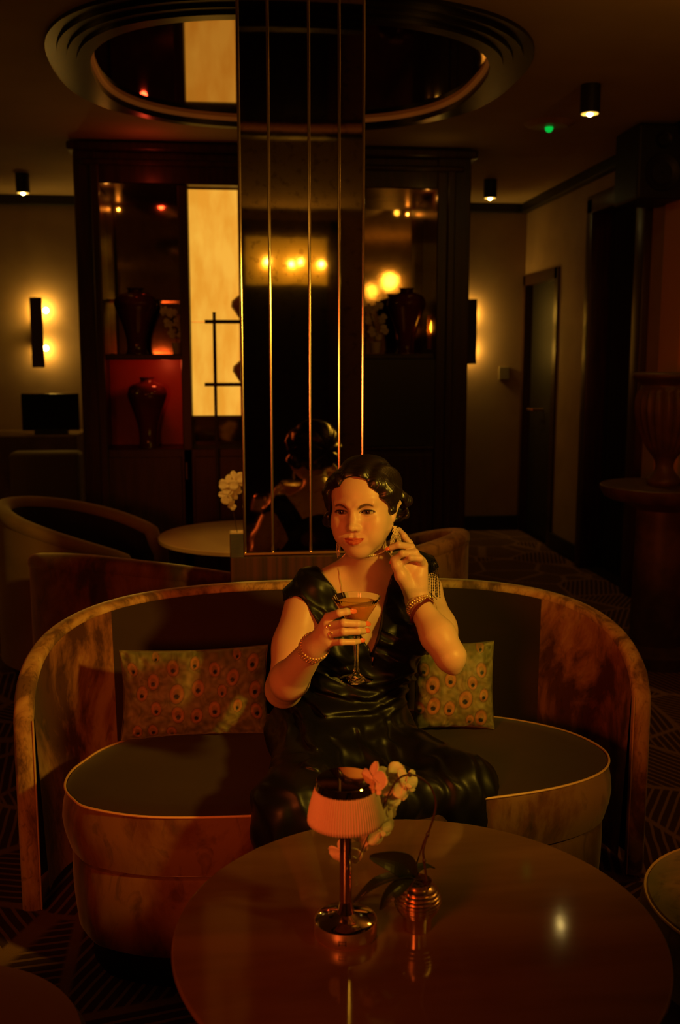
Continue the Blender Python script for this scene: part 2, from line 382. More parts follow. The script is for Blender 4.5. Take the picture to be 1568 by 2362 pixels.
# ---- wall sconces
M_BULB = mat('sconce_bulb', (1, .8, .4), emit=(1, .66, .16), estr=40)
def sconce(pxs, ys, label, bulbs, bx=5):
    a, b = atY(pxs[0], (ys[0]+ys[1])/2, YB-.1), atY(pxs[1], (ys[0]+ys[1])/2, YB-.1); z1, z0 = atY(pxs[0], ys[0], YB-.1)[2], atY(pxs[0], ys[1], YB-.1)[2]
    t = thing('wall_sconce', label, 'wall lamp', ((a[0]+b[0])/2, YB-.1, z0), 'wall sconces')
    link('shield', B(a[0], b[0], YB-.125, YB-.115, z0, z1, .004), mat('dark_bronze', (.05, .03, .02), rough=.4, metal=.6), t)
    link('bracket', B((a[0]+b[0])/2-.015, (a[0]+b[0])/2+.015, YB-.116, YB, z0+.15, z1-.15), M_BLACK, t)
    for by in bulbs:
        q = atY(pxs[1]+bx, by, YB-.075); r = .022
        link('bulb', ball((q[0], YB-.075, q[2]), r, u=16, v=10), M_BULB, t)
        l = bpy.data.lights.new('sconce_light', 'POINT'); l.energy = 5; l.color = (1, .55, .06); l.shadow_soft_size = .03
        lo_ = bpy.data.objects.new('sconce_light', l); COL.objects.link(lo_); lo_.location = ((a[0]+b[0])/2+.02, YB-.05, q[2])
sconce((72, 101), (686, 848), 'slim dark sconce with two bulbs on back wall, left of vitrine', (716, 803))
sconce((1066, 1098), (690, 840), 'sconce glowing half hidden behind right edge of vitrine', (722, 808), -12)

# ---- surface downlights
def downlight(px, py, label, r=.047, h=.13, e=1.6):
    p = atZ(px, py, CEIL-h); t = thing('ceiling_spotlight', label, 'spotlight', (p[0], p[1], CEIL), 'surface-mounted ceiling spotlights')
    link('housing', lathe([(r, -h), (r, 0)], 32, bm=None), M_BLACK, t, loc=(0, 0, 0))
    ln = link('lens', lathe([(r*.86, -h-.003), (r*.86, -h+.01)], 28), mat('lens_glow', (1, .8, .4), rough=.3, emit=(1, .55, .08), estr=1.1), t, loc=(0, 0, 0))
    link('inner_bulb', ball((0, 0, -h+.002), r*.34, u=12, v=8), mat('lens_core', (1, .8, .4), emit=(1, .70, .20), estr=90), ln, loc=(0, 0, 0))
    lamp('spot_beam', 'SPOT', (p[0], p[1], CEIL-h-.03), (1, .50, .06), e, .03, (p[0], p[1], 0), 95, .6)
downlight(53, 445, 'small black ceiling spotlight at left above the wall sconce', e=6)
downlight(1130, 457, 'small black ceiling spotlight right of the vitrine top', e=3)
downlight(1360, 262, 'largest black ceiling spotlight, at upper right', e=6)
# emergency light
p = atZ(1266, 297, CEIL-.03); em = thing('emergency_light', 'flat oval ceiling unit with small green lamp, left of the largest spotlight', 'light', (p[0], p[1], CEIL))
link('plate', lathe([(.10, -.022), (.14, 0)], 40), mat('beige_plastic', (.40, .26, .15), rough=.5), em, loc=(0, 0, 0))
link('green_lamp', ball((0, 0, -.028), .022, u=16, v=10), mat('green_glow', (.0, .6, .1), emit=(.0, .62, .06), estr=.8), em, loc=(0, 0, 0))
p = atX(1161, 862, 1.9); pz = atY(1161, 862, YB)
tag(link('thermostat', B(pz[0]-.045, pz[0]+.045, YB-.02, YB, pz[2]-.05, pz[2]+.06, .004), mat('grey_plastic', (.22, .17, .10), rough=.5)), 'small square wall control beside the dark door', 'wall control')
# loudspeaker
sp = atX(1498, 385, XR-.15); t = thing('loudspeaker', 'black loudspeaker hung in the upper right corner above dark opening', 'loudspeaker', tuple(sp))
link('cabinet', B(-.14, .14, -.17, .17, -.20, .20, .015, 3), M_BLACK, t, loc=(0, 0, 0)); link('bracket', B(.10, .16, -.03, .03, -.03, .03), M_BLACK, t, loc=(0, 0, 0))
for zz, rr in ((-.06, .10), (.11, .045)):
    bm = lathe([(rr, 0), (rr*.96, .012), (rr*.8, .008), (rr*.3, -.01), (.004, .0)], 32); bmesh.ops.rotate(bm, verts=bm.verts, matrix=Matrix.Rotation(PI/2, 3, 'X')); bmesh.ops.translate(bm, verts=bm.verts, vec=(0, -.172, zz)); link('cone', bm, M_BLACK, t, loc=(0, 0, 0))
# stretch of lit wall at the right edge, its light painted in orange
a = atX(1548, 640, XR-.02)
struct(link('lit_wall_strip', B(XR-.03, XR, a[1]-.16, a[1]+.10, .1, atX(1548, 400, XR)[2]), mat('lit_wall_orange', (.50, .20, .09), rough=.6)))

# ================================================================ the display vitrine
VY = 6.3
vit = thing('display_vitrine', 'large dark wood display vitrine with backlit panel behind the column', 'cabinet', (.33, VY, 0))
def vz(y, Y=VY): return atY(784, y, Y)[2]
def vx(x, y=700, Y=VY): return atY(x, y, Y)[0]
X0, X1 = vx(166, 340), vx(1088, 350); ZT = vz(342)
def VB(name, xa, xb, za, zb, y0, y1, m, bev=.006): return link(name, B(xa, xb, y0, y1, za, zb, bev), m, vit)
zo, zs, zb_ = vz(432), vz(817), vz(1032)         # opening top, upper shelf, lower shelf
xl0, xl1, xp0, xp1 = vx(232), vx(414), vx(437), vx(556)
xr0, xr1 = vx(838), vx(1006)
VB('frame_stile', X0, xl0, 0, ZT, VY, VY+.5, M_WOOD); VB('frame_stile', xr1+.0, X1, 0, ZT, VY, VY+.5, M_WOOD)
VB('inner_moulding', X0+.10, X0+.15, .1, ZT-.12, VY-.02, VY, M_WOOD, .008); VB('inner_moulding', X1-.15, X1-.10, .1, ZT-.12, VY-.02, VY, M_WOOD, .008)
VB('cornice', X0-.03, X1+.03, ZT-.05, ZT+.0, VY-.05, VY+.5, M_WOOD, .012); VB('top_rail', xl0, xr1, zo, ZT-.05, VY, VY+.5, M_WOOD); VB('cornice_lip', X0+.05, X1-.05, zo+.10, zo+.135, VY-.025, VY, M_WOOD, .01)
VB('divider', xl1, xp0, 0, zo, VY+.02, VY+.5, M_WOOD); VB('divider', xp1+.02, xr0, 0, zo, VY+.02, VY+.5, M_WOOD)
VB('base_cabinet', xl0, xr1, 0, zb_, VY+.02, VY+.5, M_WOOD)
for a, b in ((xl0, xl1), (xp0, xp1+.02), (xr0, xr1)): cdoor = VB('cupboard_door', a+.01, b-.01, .1, zb_-.05, VY+.005, VY+.022, M_WOOD, .004)
hx = vx(430, 1060); link('door_pull', tube([(hx, VY-.015, vz(1100)), (hx, VY-.015, vz(1062))], .006, 8), M_BRASS, cdoor)
M_BMIR = mat('aged_mirror', (.62, .45, .26), rough=.06, metal=1., c2=(.5, .36, .2), scale=14, thr=(.4, .7), bump=.02, bscale=8)
VB('back_mirror', xl0, xl1, zs, zo, VY+.45, VY+.46, M_BMIR, 0); VB('back_mirror', xr0, xr1, zs, zo, VY+.45, VY+.46, M_BMIR, 0)
VB('glass_shelf', xl0, xl1, vz(690), vz(690)+.008, VY+.30, VY+.45, mat('dark_glass', (.05, .04, .03), rough=.05), 0)
M_RED = mat('red_lacquer', (.52, .05, .02), rough=.35, c2=(.40, .035, .015), scale=4)
VB('shelf', xl0, xl1+.01, zs-.035, zs, VY+.04, VY+.5, M_WOOD); VB('shelf', xr0, xr1+.01, zs-.03, zs, VY+.04, VY+.5, M_WOOD)
VB('red_back', xl0, xl1+.02, zb_, zs-.035, VY+.38, VY+.40, M_RED, 0)
VB('shelf_front', xr0, xr1+.06, zb_, zs-.03, VY+.01, VY+.06, mat('dark_green_wood', (.03, .028, .015), rough=.35), .004)
VB('shelf_edge', xr0, xr1, zb_-.02, zb_, VY+.0, VY+.1, M_WOOD)
# backlit translucent panel
M_ONYX = mat('backlit_panel', (.88, .37, .030), rough=.5, c2=(1.0, .50, .055), scale=5, detail=6, stretch=(2.0, 1, .7), thr=(.38, .62), emit=(1, .45, .04), estr=.86)
pz0, pz1 = vz(958), vz(437)
VB('light_panel', xp0+.004, xp1+.015, vz(742), pz1, VY+.10, VY+.13, M_ONYX, 0); VB('light_panel', xp0+.004, xp1+.015, pz0, vz(743.5), VY+.10, VY+.13, M_ONYX, 0)
VB('panel_sill', xp0, xp1+.02, pz0-.02, pz0, VY+.03, VY+.2, M_WOOD)
VB('lower_niche_back', xp0, xp1+.02, zb_, pz0-.02, VY+.3, VY+.32, M_BMIR, 0)
VB('panel_edge', xp1-.012, xp1-.006, pz0, pz1, VY+.085, VY+.10, M_BRASS, 0)
# display stand in front of the panel
st = thing('display_stand', 'black metal display stand before the backlit panel', 'stand', (vx(497, 1030), VY-.1, zb_))
SY = VY-.06; sx_ = atY(497, 900, SY)[0]
zz = lambda y: atY(497, y, SY)[2]
link('upright', B(sx_-.010, sx_+.010, SY-.01, SY+.01, 0, zz(720)), M_BLACK, st); link('foot', B(sx_-.12, sx_+.12, SY-.04, SY+.025, 0, .02, .003), M_BLACK, st)
for y in (742, 887): link('shelf_arm', B(atY(472, y, SY)[0], atY(548, y, SY)[0]+.24, SY-.03, SY+.03, zz(y+4), zz(y-4), .002), M_BLACK, st)
for y, r, lb in ((741, .085, 'upper'), (886, .075, 'lower')):
    c = (atY(548, y, SY)[0]+.045, SY, zz(y-4))
    tag(link('round_vase', lathe([(.03, 0), (.035, .005), (r, r*.9), (r*.95, r*1.3), (.02, r*1.9), (.018, r*2.2), (.025, r*2.3)], 40), mat('ochre_ceramic', (.45, .18, .05), rough=.3), loc=c), f'round ochre vase half hidden by column on {lb} arm of black stand', 'vase', 'round vases on the stand')
# vases, orchids, candle
M_VASE = mat('oxblood_glaze', (.16, .028, .012), rough=.10, c2=(.10, .018, .010), scale=6, coat=.5)
def vase(px, y0, y1, w, Y, label, grp='oxblood vases in the vitrine'):
    z0 = atY(px, y1, Y)[2]; h = atY(px, y0, Y)[2]-z0; r = w/2*Y/FPX
    P = [(.50, 0), (.52, .01), (.46, .10), (.52, .30), (.78, .55), (.99, .72), (1., .79), (.86, .88), (.50, .925), (.36, .94), (.34, .975), (.42, 1.)]
    P = spline(P, 36); o = link('tall_vase', lathe([(q[0]*r, q[1]*h) for q in P], 44), M_VASE, loc=(atY(px, y1, Y)[0], Y, z0)); tag(o, label, 'vase', grp)
vase(316, 665, 817, 94, VY+.2, 'oxblood red vase on upper left shelf beside white orchid'); vase(343, 870, 1032, 88, VY+.2, 'oxblood red vase on lower shelf before red lacquered back'); vase(936, 665, 816, 88, VY+.2, 'oxblood red vase in right bay beside amber candle glass')
M_PETAL = mat('orchid_petal', (.80, .66, .46), rough=.55, sss=.15); M_STEM = mat('orchid_stem', (.045, .022, .01), rough=.5); M_LEAF = mat('orchid_leaf', (.018, .024, .007), rough=.35, spec=.5)
def petal_bm(bm, M, L, Wd, curl=.15, nu=7, nv=5):
    G = []
    for i in range(nu):
        u = i/(nu-1); w = Wd*math.sin(PI*min(1, .06+u*.90))**.6*(.65+.35*u)
        G.append([M @ Vector((L*u, w*(v-.5)*2*.5, curl*L*(u*u)*(-1)+.10*L*((v-.5)*2)**2)) for v in np.linspace(0, 1, nv)])
    grid(G, bm)
def blossom(name, c, r, face, parent=None, spin=0., center=True, loc0=None):
    """five petals and a lip; face = direction the flower looks"""
    f = Vector(face).normalized(); q = f.to_track_quat('Z', 'Y').to_matrix().to_4x4(); T = Matrix.Translation(Vector(c)) @ q @ Matrix.Rotation(spin, 4, 'Z'); bm = bmesh.new()
    for a, L, w in ((0, 1., 1.25), (PI, 1., 1.25), (PI/2, .95, .78), (PI*1.27, .92, .72), (PI*1.73, .92, .72)):
        petal_bm(bm, T @ Matrix.Rotation(a, 4, 'Z') @ Matrix.Translation((0, 0, .03*r if w < 1. else .06*r)), r*L, r*w)
    for a in (PI*1.5, PI*1.38, PI*1.62): petal_bm(bm, T @ Matrix.Rotation(a, 4, 'Z') @ Matrix.Rotation(-.9, 4, 'Y'), r*.42, r*.22)
    o = link(name, bm, M_PETAL, parent); m_ = o.modifiers.new('thick', 'SOLIDIFY'); m_.thickness = .0012; return o
def far_orchid(pts, base, label, Y, r):
    b = atY(*base, Y); t = thing('potted_orchid', label, 'plant', tuple(b), None)
    link('pot', lathe([(.028, 0), (.038, .07), (.034, .072)], 24, c=tuple(b)), mat('cream_pot', (.6, .5, .36), rough=.3), t)
    top = [atY(x, y, Y-.03*(i % 2)) for i, (x, y) in enumerate(pts)]
    link('stem', tube(spline([b+np.array([0, 0, .06]), (b+top[0])/2+np.array([.01, 0, .03]), top[0], top[-1]], 24), .003, 6), M_STEM, t)
    for i, p_ in enumerate(top): blossom('blossom', p_, r, (-.1+.25*((i*7) % 3-1), -1, .1), t, i*.4)
far_orchid([(381, 718), (397, 722), (416, 735), (420, 755), (398, 768), (410, 745), (388, 745), (421, 775)], (410, 817), 'white orchid on upper left shelf beside oxblood vase', VY+.12, .036)
far_orchid([(850, 712), (872, 706), (852, 738), (882, 735), (858, 765), (886, 760), (870, 775)], (865, 815), 'white orchid in right bay beside the column edge', VY+.12, .034)
lamp('niche_fill', 'POINT', (vx(250), VY+.10, zo-.04), (1, .34, .04), .22, .008)  # added fill to brighten the vases, no lamp modelled here
lamp('niche_fill', 'POINT', (vx(990), VY+.10, zo-.04), (1, .34, .04), .18, .008)  # same added fill for the right bay
cq = atY(994, 806, VY+.15); t = thing('candle_glass', 'slim amber candle glass at right end of right bay shelf', 'candle', tuple(cq))
link('glass', lathe([(.028, 0), (.030, .22), (.027, .22), (.026, .01)], 28), mat('amber_glass', (.9, .5, .12), rough=.05, trans=.8), t, loc=(0, 0, 0)); cn = link('candle', lathe([(.020, .002), (.020, .10), (.004, .102)], 20), mat('wax', (.8, .55, .3), rough=.5, sss=.2), t, loc=(0, 0, 0))
link('flame', lathe([(.002, .104), (.011, .135), (.009, .150), (.002, .185)], 16), mat('flame', (1, .7, .2), emit=(1, .60, .10), estr=14), cn, loc=(0, 0, 0))
# point lights added at the vitrine without fittings (red glow on the lacquered rail)
for px, py, colr, e in ((352, 470, (1, .06, .02), .9),):
    q = atY(px, py, VY+.25); lamp('niche_fill', 'POINT', (q[0], VY-.25, vz(418)), colr, .35, .02)
q = atY(375, 900, VY+.25); lamp('niche_fill', 'POINT', (q[0]+.02, VY+.12, zs-.06), (1, .12, .03), .9, .03)
q = atY(994, 470, VY); lamp('niche_fill', 'POINT', (q[0]-.02, VY-.25, vz(425)), (1, .5, .06), .10, .02)

# ================================================================ left background: ledge, screen, bench
lz = atY(90, 1040, 7.6)[2]
tag(link('wall_ledge', B(XL+.02, vx(186, 1020, 7.9), 7.7, 8.42, 0, atY(90, 1005, 7.7)[2], .01), mat('ledge_wood', (.16, .09, .04), rough=.4, c2=(.10, .055, .025), scale=5)), 'low wooden counter along back wall at left', 'counter')
a, b = atY(48, 908, 7.85), atY(184, 992, 7.85)
t = thing('flat_screen', 'black flat screen standing on the counter under left sconce', 'screen', (a[0], 7.85, b[2]))
link('screen', B(a[0], b[0], 7.84, 7.88, b[2], a[2], .006), mat('screen_black', (.004, .004, .004), rough=.2), t); link('stand', B((a[0]+b[0])/2-.12, (a[0]+b[0])/2+.12, 7.82, 7.92, atY(90, 1005, 7.7)[2], b[2]+.01), M_BLACK, t)
a, b = atY(14, 1046, 6.9), atY(185, 1180, 6.9)
t = thing('bench_seat', 'upholstered olive bench back against the counter at left', 'bench', ((a[0]+b[0])/2, 7.1, 0))
M_OLIVE = mat('olive_velvet', (.13, .09, .035), rough=.7, sheen=.4, bump=.1, bscale=80)
link('backrest', B(a[0], b[0], 6.95, 7.15, .35, a[2], .035, 4), M_OLIVE, t); link('seat', B(a[0], b[0], 6.55, 7.0, .12, .45, .04, 4), M_OLIVE, t); link('base', B(a[0]+.03, b[0]-.03, 6.6, 7.1, 0, .13), M_BLACK, t)
# ================================================================ velvet with a painterly print
def print_velvet(name, a, b, c, scale=3., rough=.75, stretch=(1, 1, .5)):
    m = bpy.data.materials.new(name); m.use_nodes = True; nt = m.node_tree; p = nt.nodes['Principled BSDF']; L = nt.links.new
    p.inputs['Roughness'].default_value = rough; p.inputs['Sheen Weight'].default_value = .5; p.inputs['Sheen Roughness'].default_value = .4; p.inputs['Specular IOR Level'].default_value = .2
    tc = N(nt, 'ShaderNodeTexCoord'); mp = N(nt, 'ShaderNodeMapping'); mp.inputs['Scale'].default_value = stretch; L(tc.outputs['Object'], mp.inputs[0])
    n1 = N(nt, 'ShaderNodeTexNoise'); n1.inputs['Scale'].default_value = scale; n1.inputs['Detail'].default_value = 7; n1.inputs['Roughness'].default_value = .62; n1.inputs['Distortion'].default_value = .9; L(mp.outputs[0], n1.inputs[0])
    cr = N(nt, 'ShaderNodeValToRGB'); e = cr.color_ramp.elements; e[0].position = .42; e[0].color = (*a, 1); e[1].position = .60; e[1].color = (*c, 1); x = e.new(.51); x.color = (*b, 1); L(n1.outputs[0], cr.inputs[0])
    n2 = N(nt, 'ShaderNodeTexNoise'); n2.inputs['Scale'].default_value = scale*6; n2.inputs['Detail'].default_value = 5; n2.inputs['Distortion'].default_value = 1.5; L(mp.outputs[0], n2.inputs[0])
    r2 = N(nt, 'ShaderNodeValToRGB'); r2.color_ramp.elements[0].position = .34; r2.color_ramp.elements[0].color = (.35, .3, .25, 1); r2.color_ramp.elements[1].position = .46; r2.color_ramp.elements[1].color = (1, 1, 1, 1); L(n2.outputs[0], r2.inputs[0])
    mx = N(nt, 'ShaderNodeMix', data_type='RGBA', blend_type='MULTIPLY'); mx.inputs['Factor'].default_value = .55; L(cr.outputs[0], mx.inputs['A']); L(r2.outputs[0], mx.inputs['B']); L(mx.outputs['Result'], p.inputs['Base Color'])
    return m
M_PRINT = print_velvet('printed_velvet', (.040, .020, .010), (.115, .038, .015), (.185, .088, .034))
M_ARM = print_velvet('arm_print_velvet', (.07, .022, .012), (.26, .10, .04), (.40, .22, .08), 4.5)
M_RIM = print_velvet('printed_rim_velvet', (.16, .085, .035), (.42, .24, .10), (.54, .36, .17), 8, .6)
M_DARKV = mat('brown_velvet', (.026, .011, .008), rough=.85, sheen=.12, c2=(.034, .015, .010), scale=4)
M_PIPE = mat('piping_cord', (.62, .36, .18), rough=.5)
M_PLINTH = mat('black_plinth', (.008, .006, .005), rough=.5)

def shell(root, plan, ztop, thick, zbot=.03, in_z=.40, m_in=M_DARKV, m_out=M_PRINT, m_rim=M_RIM, names=('back_lining', 'outer_back', 'rim'), lean=0.):
    """tub back: plan = list of (x, y, z_top) outer points from one arm front round to the other"""
    P = np.array(plan); T = np.gradient(P[:, :2], axis=0); T /= np.linalg.norm(T, axis=1)[:, None]; Nn = np.stack([T[:, 1], -T[:, 0]], 1)
    c = P[:, :2].mean(0); s = np.sign(((c-P[:, :2])*Nn).sum()); Nn *= s     # inward
    zt = P[:, 2]; ins = P[:, :2]+Nn*thick; mid_ = P[:, :2]+Nn*thick/2
    G = [[(ins[i, 0]+Nn[i, 0]*lean*(1-v), ins[i, 1]+Nn[i, 1]*lean*(1-v), in_z*(1-v)+(zt[i]-.012)*v if zt[i] > in_z else zt[i]-.012-(1-v)*.02) for v in np.linspace(0, 1, 10)] for i in range(len(P))]
    O = [[(P[i, 0], P[i, 1], zbot*(1-v)+(zt[i]-.012)*v) for v in np.linspace(0, 1, 8)] for i in range(len(P))]
    link(names[1], grid(O), m_out, root)
    return G, ins, mid_, zt, Nn

# ---------------------------------------------------------------- the curved sofa
sofa = thing('curved_sofa', 'curved two-seat velvet sofa with printed rim and rounded seat', 'sofa', (.33, 2.5, 0))
LXo, RXo, FY, BYo = -.565, 1.170, 2.565, 3.03
n = 121; path = []
cx_, hw = (LXo+RXo)/2, (RXo-LXo)/2
ths = np.linspace(0, PI, n)
for th in ths:
    x = cx_-hw*math.copysign(abs(math.cos(th))**.70, math.cos(th)); y = FY+.02+(BYo-FY-.02)*abs(math.sin(th))**.88
    path.append((x, y))
path = np.array(path)
fr_ = (path[:, 1]-FY)/(BYo-FY)
zt = .555+.195*np.clip(1-(1-np.clip(fr_/1.0, 0, 1))**2.0, 0, 1)**.68+.048*np.clip(fr_, 0, 1)**2
plan = [(x, y, z) for (x, y), z in zip(path, zt)]
G, ins, mid_, ztt, Nn = shell(sofa, plan, None, .050, in_z=.06, lean=.02)
k0 = 32
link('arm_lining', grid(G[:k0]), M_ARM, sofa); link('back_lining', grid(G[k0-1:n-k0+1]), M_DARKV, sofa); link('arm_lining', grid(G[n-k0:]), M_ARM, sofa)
rimp = [(mid_[0][0], FY+.010, z) for z in np.linspace(.02, .50, 10)]+[(mid_[0][0], FY+.012, .545)]
rimp += [(mid_[i][0], mid_[i][1]+.004, ztt[i]-.010) for i in range(1, n-1)]+[(mid_[-1][0], FY+.012, .545)]+[(mid_[-1][0], FY+.010, z) for z in np.linspace(.50, .02, 10)]
def rimtube(P, hwid, thk, inward):
    P = np.array(P); T = np.gradient(P, axis=0); T /= np.linalg.norm(T, axis=1)[:, None]; bm = bmesh.new(); rows = []
    for p, t, u in zip(P, T, inward):
        u = np.array(u); u = u-t*(u@t); u /= np.linalg.norm(u); w = np.cross(t, u)
        rows.append([p+u*hwid*math.copysign(abs(math.cos(a))**.7, math.cos(a))+w*thk*math.copysign(abs(math.sin(a))**.8, math.sin(a)) for a in np.linspace(0, 2*PI, 16, endpoint=False)])
    return grid(rows, bm, cv=True)
inw = [(Nn[0][0], Nn[0][1], 0)]*11+[(Nn[i][0], Nn[i][1], 0) for i in range(1, n-1)]+[(Nn[-1][0], Nn[-1][1], 0)]*11
lab(link('rim', rimtube(rimp, .026, .019, inw), M_RIM, sofa), 'pale printed velvet band along the rim')
for sgn, e in ((1, 0), (-1, -1)):
    bm = tube([(mid_[e][0]+sgn*.026, FY-.004, z) for z in np.linspace(.02, .55, 8)], .0022, 6); link('piping', bm, M_PIPE, sofa)
ol = np.array([(-.408, 2.37), (-.380, 2.300), (-.330, 2.240), (-.184, 2.178), (.05, 2.158), (.34, 2.165), (.62, 2.190), (.806, 2.234), (.93, 2.305), (.985, 2.40), (.978, 2.50), (.915, 2.61), (.774, 2.715), (.55, 2.80), (.28, 2.83), (.0, 2.79), (-.2, 2.72), (-.33, 2.62), (-.385, 2.52), (-.408, 2.45)])
ol = spline(ol, 120, True)[:, :2]; oc = np.array([.28, 2.5])
def slab(z0, z1, off0, off1, bulge, m, name, cr=.02, dome=.0):
    rows = []; d = ol-oc; d /= np.linalg.norm(d, axis=1)[:, None]
    prof = [(z0, -.02), (z0+cr*.3, -.004), (z0+cr, 0.)]+[(z0+cr+(z1-z0-2*cr)*t, bulge*math.sin(PI*t)) for t in (.25, .5, .75)]+[(z1-cr, 0), (z1-cr*.3, -.004), (z1, -.016), (z1+dome*.6, -.10), (z1+dome, -.20)]
    for z, o in prof:
        t = (z-z0)/(z1-z0); off = off0*(1-t)+off1*t+o; rows.append([(p[0]+q[0]*off, p[1]+q[1]*off, z) for p, q in zip(ol, d)])
    bm = grid(rows, cv=True); bm.verts.ensure_lookup_table(); nn = len(ol)
    bm.faces.new([bm.verts[len(rows)*nn-nn+i] for i in range(nn)]); bm.faces.new([bm.verts[i] for i in range(nn)][::-1])
    return link(name, bm, m, sofa)
cush = slab(.295, .450, -.004, .0, .010, M_PRINT, 'seat_cushion', .022)
# dark top panel of the cushion
d = ol-oc; d /= np.linalg.norm(d, axis=1)[:, None]
rows = [[(p[0]+q[0]*o, p[1]+q[1]*o, z) for p, q in zip(ol, d)] for o, z in ((-.006, .4475), (-.02, .4535), (-.08, .457), (-.2, .459))]
bm = grid(rows, cv=True); bm.verts.ensure_lookup_table(); bm.faces.new([bm.verts[360+i] for i in range(120)]); link('seat_top', bm, M_DARKV, cush)
link('piping', tube([(p[0]-q[0]*.001, p[1]-q[1]*.001, .4485) for p, q in zip(ol, d)], .0030, 6, True), M_PIPE, cush)
slab(.085, .292, -.022, -.012, .004, M_PRINT, 'seat_base', .012)
link('plinth', grid([[(p[0]-q[0]*.055, p[1]-q[1]*.055, z) for p, q in zip(ol, d)] for z in (0, .09)], cv=True), M_PLINTH, sofa)

# ---------------------------------------------------------------- peacock feather cushions
def cushion(c, wx, wz, th, rotz, lean, label, seed, eyes):
    nu, nv = 150, 84; us = np.linspace(-1, 1, nu); vs = np.linspace(-1, 1, nv); U, Vv = np.meshgrid(us, vs, indexing='ij')
    prof = (np.clip(1-np.abs(U)**3.2, 0, 1)*np.clip(1-np.abs(Vv)**3.2, 0, 1))**.5
    px_ = U*(1-.055*(1-np.abs(Vv)**2))*wx/2; pz_ = Vv*(1-.07*(1-np.abs(U)**2))*wz/2
    PP = np.stack([U.ravel()*wx*3.3, Vv.ravel()*wz*3.3, 0*U.ravel()], 1); wr2 = (vnoise(PP, 9, seed)-.5)*.022*np.clip(1.2-prof.ravel(), 0, 1)
    yf = -(prof*th/2).ravel()-wr2
    F_ = np.stack([px_.ravel(), yf, pz_.ravel()], 1); Bk = np.stack([px_.ravel(), -yf, pz_.ravel()], 1)
    X = U.ravel()*wx/2; Z = Vv.ravel()*wz/2
    col = np.array([.17, .15, .055])+(vnoise(PP, 14, seed+1)[:, None]-.5)*np.array([.14, .10, .05])+(np.sin(X*260+vnoise(PP, 6, 2)*22+Z*60)[:, None]*.022)
    for (ex_, ez_, r) in eyes:
        an = .25*math.sin(ex_*91+ez_*57); x = (X-ex_*wx/2)*math.cos(an)+(Z-ez_*wz/2)*math.sin(an); z = -(X-ex_*wx/2)*math.sin(an)+(Z-ez_*wz/2)*math.cos(an)
        r = r*.9; dd = np.hypot(x, (z-.003)*.72)/r
        for lim, cc in ((1.22, (.10, .075, .03)), (1.08, (.30, .14, .045)), (.84, (.36, .17, .05)), (.62, (.24, .14, .045))): w = np.clip((lim-dd)/.10, 0, 1)[:, None]; col = col*(1-w)+np.array(cc)*w
        d2 = np.hypot(x, z+.004)/(r*.42); w = np.clip((1.1-d2)/.25, 0, 1)[:, None]; col = col*(1-w)+np.array((.006, .012, .014))*w
        d3 = np.hypot(x+.002, z+.008)/(r*.20); w = np.clip((1.-d3)/.4, 0, 1)[:, None]; col = col*(1-w)+np.array((.02, .05, .035))*w
    Q1 = (np.arange(nu-1)[:, None]*nv+np.arange(nv-1)[None]).ravel(); Qf = np.stack([Q1, Q1+nv, Q1+nv+1, Q1+1], 1); nb_ = len(F_)
    Vt = np.concatenate([F_, Bk]); Qt = np.concatenate([Qf, Qf[:, ::-1]+nb_])
    root = thing('peacock_cushion', label, 'cushion', c, 'peacock feather cushions'); root.rotation_euler = (lean, 0, rotz)
    me = npmesh('cover', Vt, Qt, np.clip(np.concatenate([col, col]), .004, 1)); cv_ = link('cover', me, mat('feather_print_fabric', rough=.55, attr='col', sheen=.3, bump=.15, bscale=70), root, loc=(0, 0, 0))
    L_ = np.linspace(-1, 1, 24, endpoint=False); sd = lambda v: wx/2*(1-.055*(1-v*v)); tp = lambda u: wz/2*(1-.07*(1-u*u))
    e = [(-sd(v), 0, v*wz/2) for v in L_]+[(u*wx/2, 0, tp(u)) for u in L_]+[(sd(v), 0, -v*wz/2) for v in L_]+[(-u*wx/2, 0, -tp(u)) for u in L_]
    link('edge_piping', tube(e, .0020, 6, True), mat('olive_cord', (.10, .08, .03), rough=.5), cv_, loc=(0, 0, 0))
    return root
def eye_grid(seed, nx, nz):
    r = random.Random(seed); out = []
    for i in range(nx):
        for j in range(nz): out.append((-1+(i+.5+(.30 if j % 2 else -.12))*2/nx+r.uniform(-.05, .05), -1+(j+.5)*2/nz+r.uniform(-.09, .09), r.uniform(.0125, .019)))
    return out
e1 = [((x-447)/178., -(y-1598)/112., r) for x, y, r in [(297, 1532, .014), (345, 1562, .017), (395, 1528, .017), (448, 1518, .014), (497, 1535, .016), (402, 1595, .021), (455, 1582, .018), (541, 1558, .018), (590, 1525, .018), (515, 1592, .014), (316, 1592, .016), (351, 1632, .015), (405, 1650, .018), (450, 1655, .017), (495, 1640, .018), (552, 1632, .014), (598, 1595, .018), (600, 1650, .017), (308, 1690, .014), (345, 1690, .014), (390, 1697, .014), (355, 1500, .010), (550, 1500, .012)]]
e2 = [((x-1045)/105., -(y-1583)/112., r) for x, y, r in [(1112, 1482, .012), (1115, 1540, .016), (1030, 1563, .017), (1090, 1572, .015), (982, 1578, .020), (1070, 1616, .020), (1121, 1606, .014), (985, 1633, .019), (1027, 1640, .016), (1112, 1665, .018), (1082, 1672, .012), (950, 1640, .014), (960, 1540, .015), (1055, 1510, .014), (1000, 1510, .014)]]
p = atY(450, 1598, 2.66); cushion((p[0], 2.665, p[2]+.0), .405, .245, .11, .02, -.16, 'wide peacock feather print cushion leaning left of the woman', 1, e1)
p = atY(1045, 1583, 2.63); cushion((p[0], 2.625, p[2]+.005), .225, .245, .11, -.10, -.16, 'peacock feather print cushion at right behind the raised elbow', 2, e2)

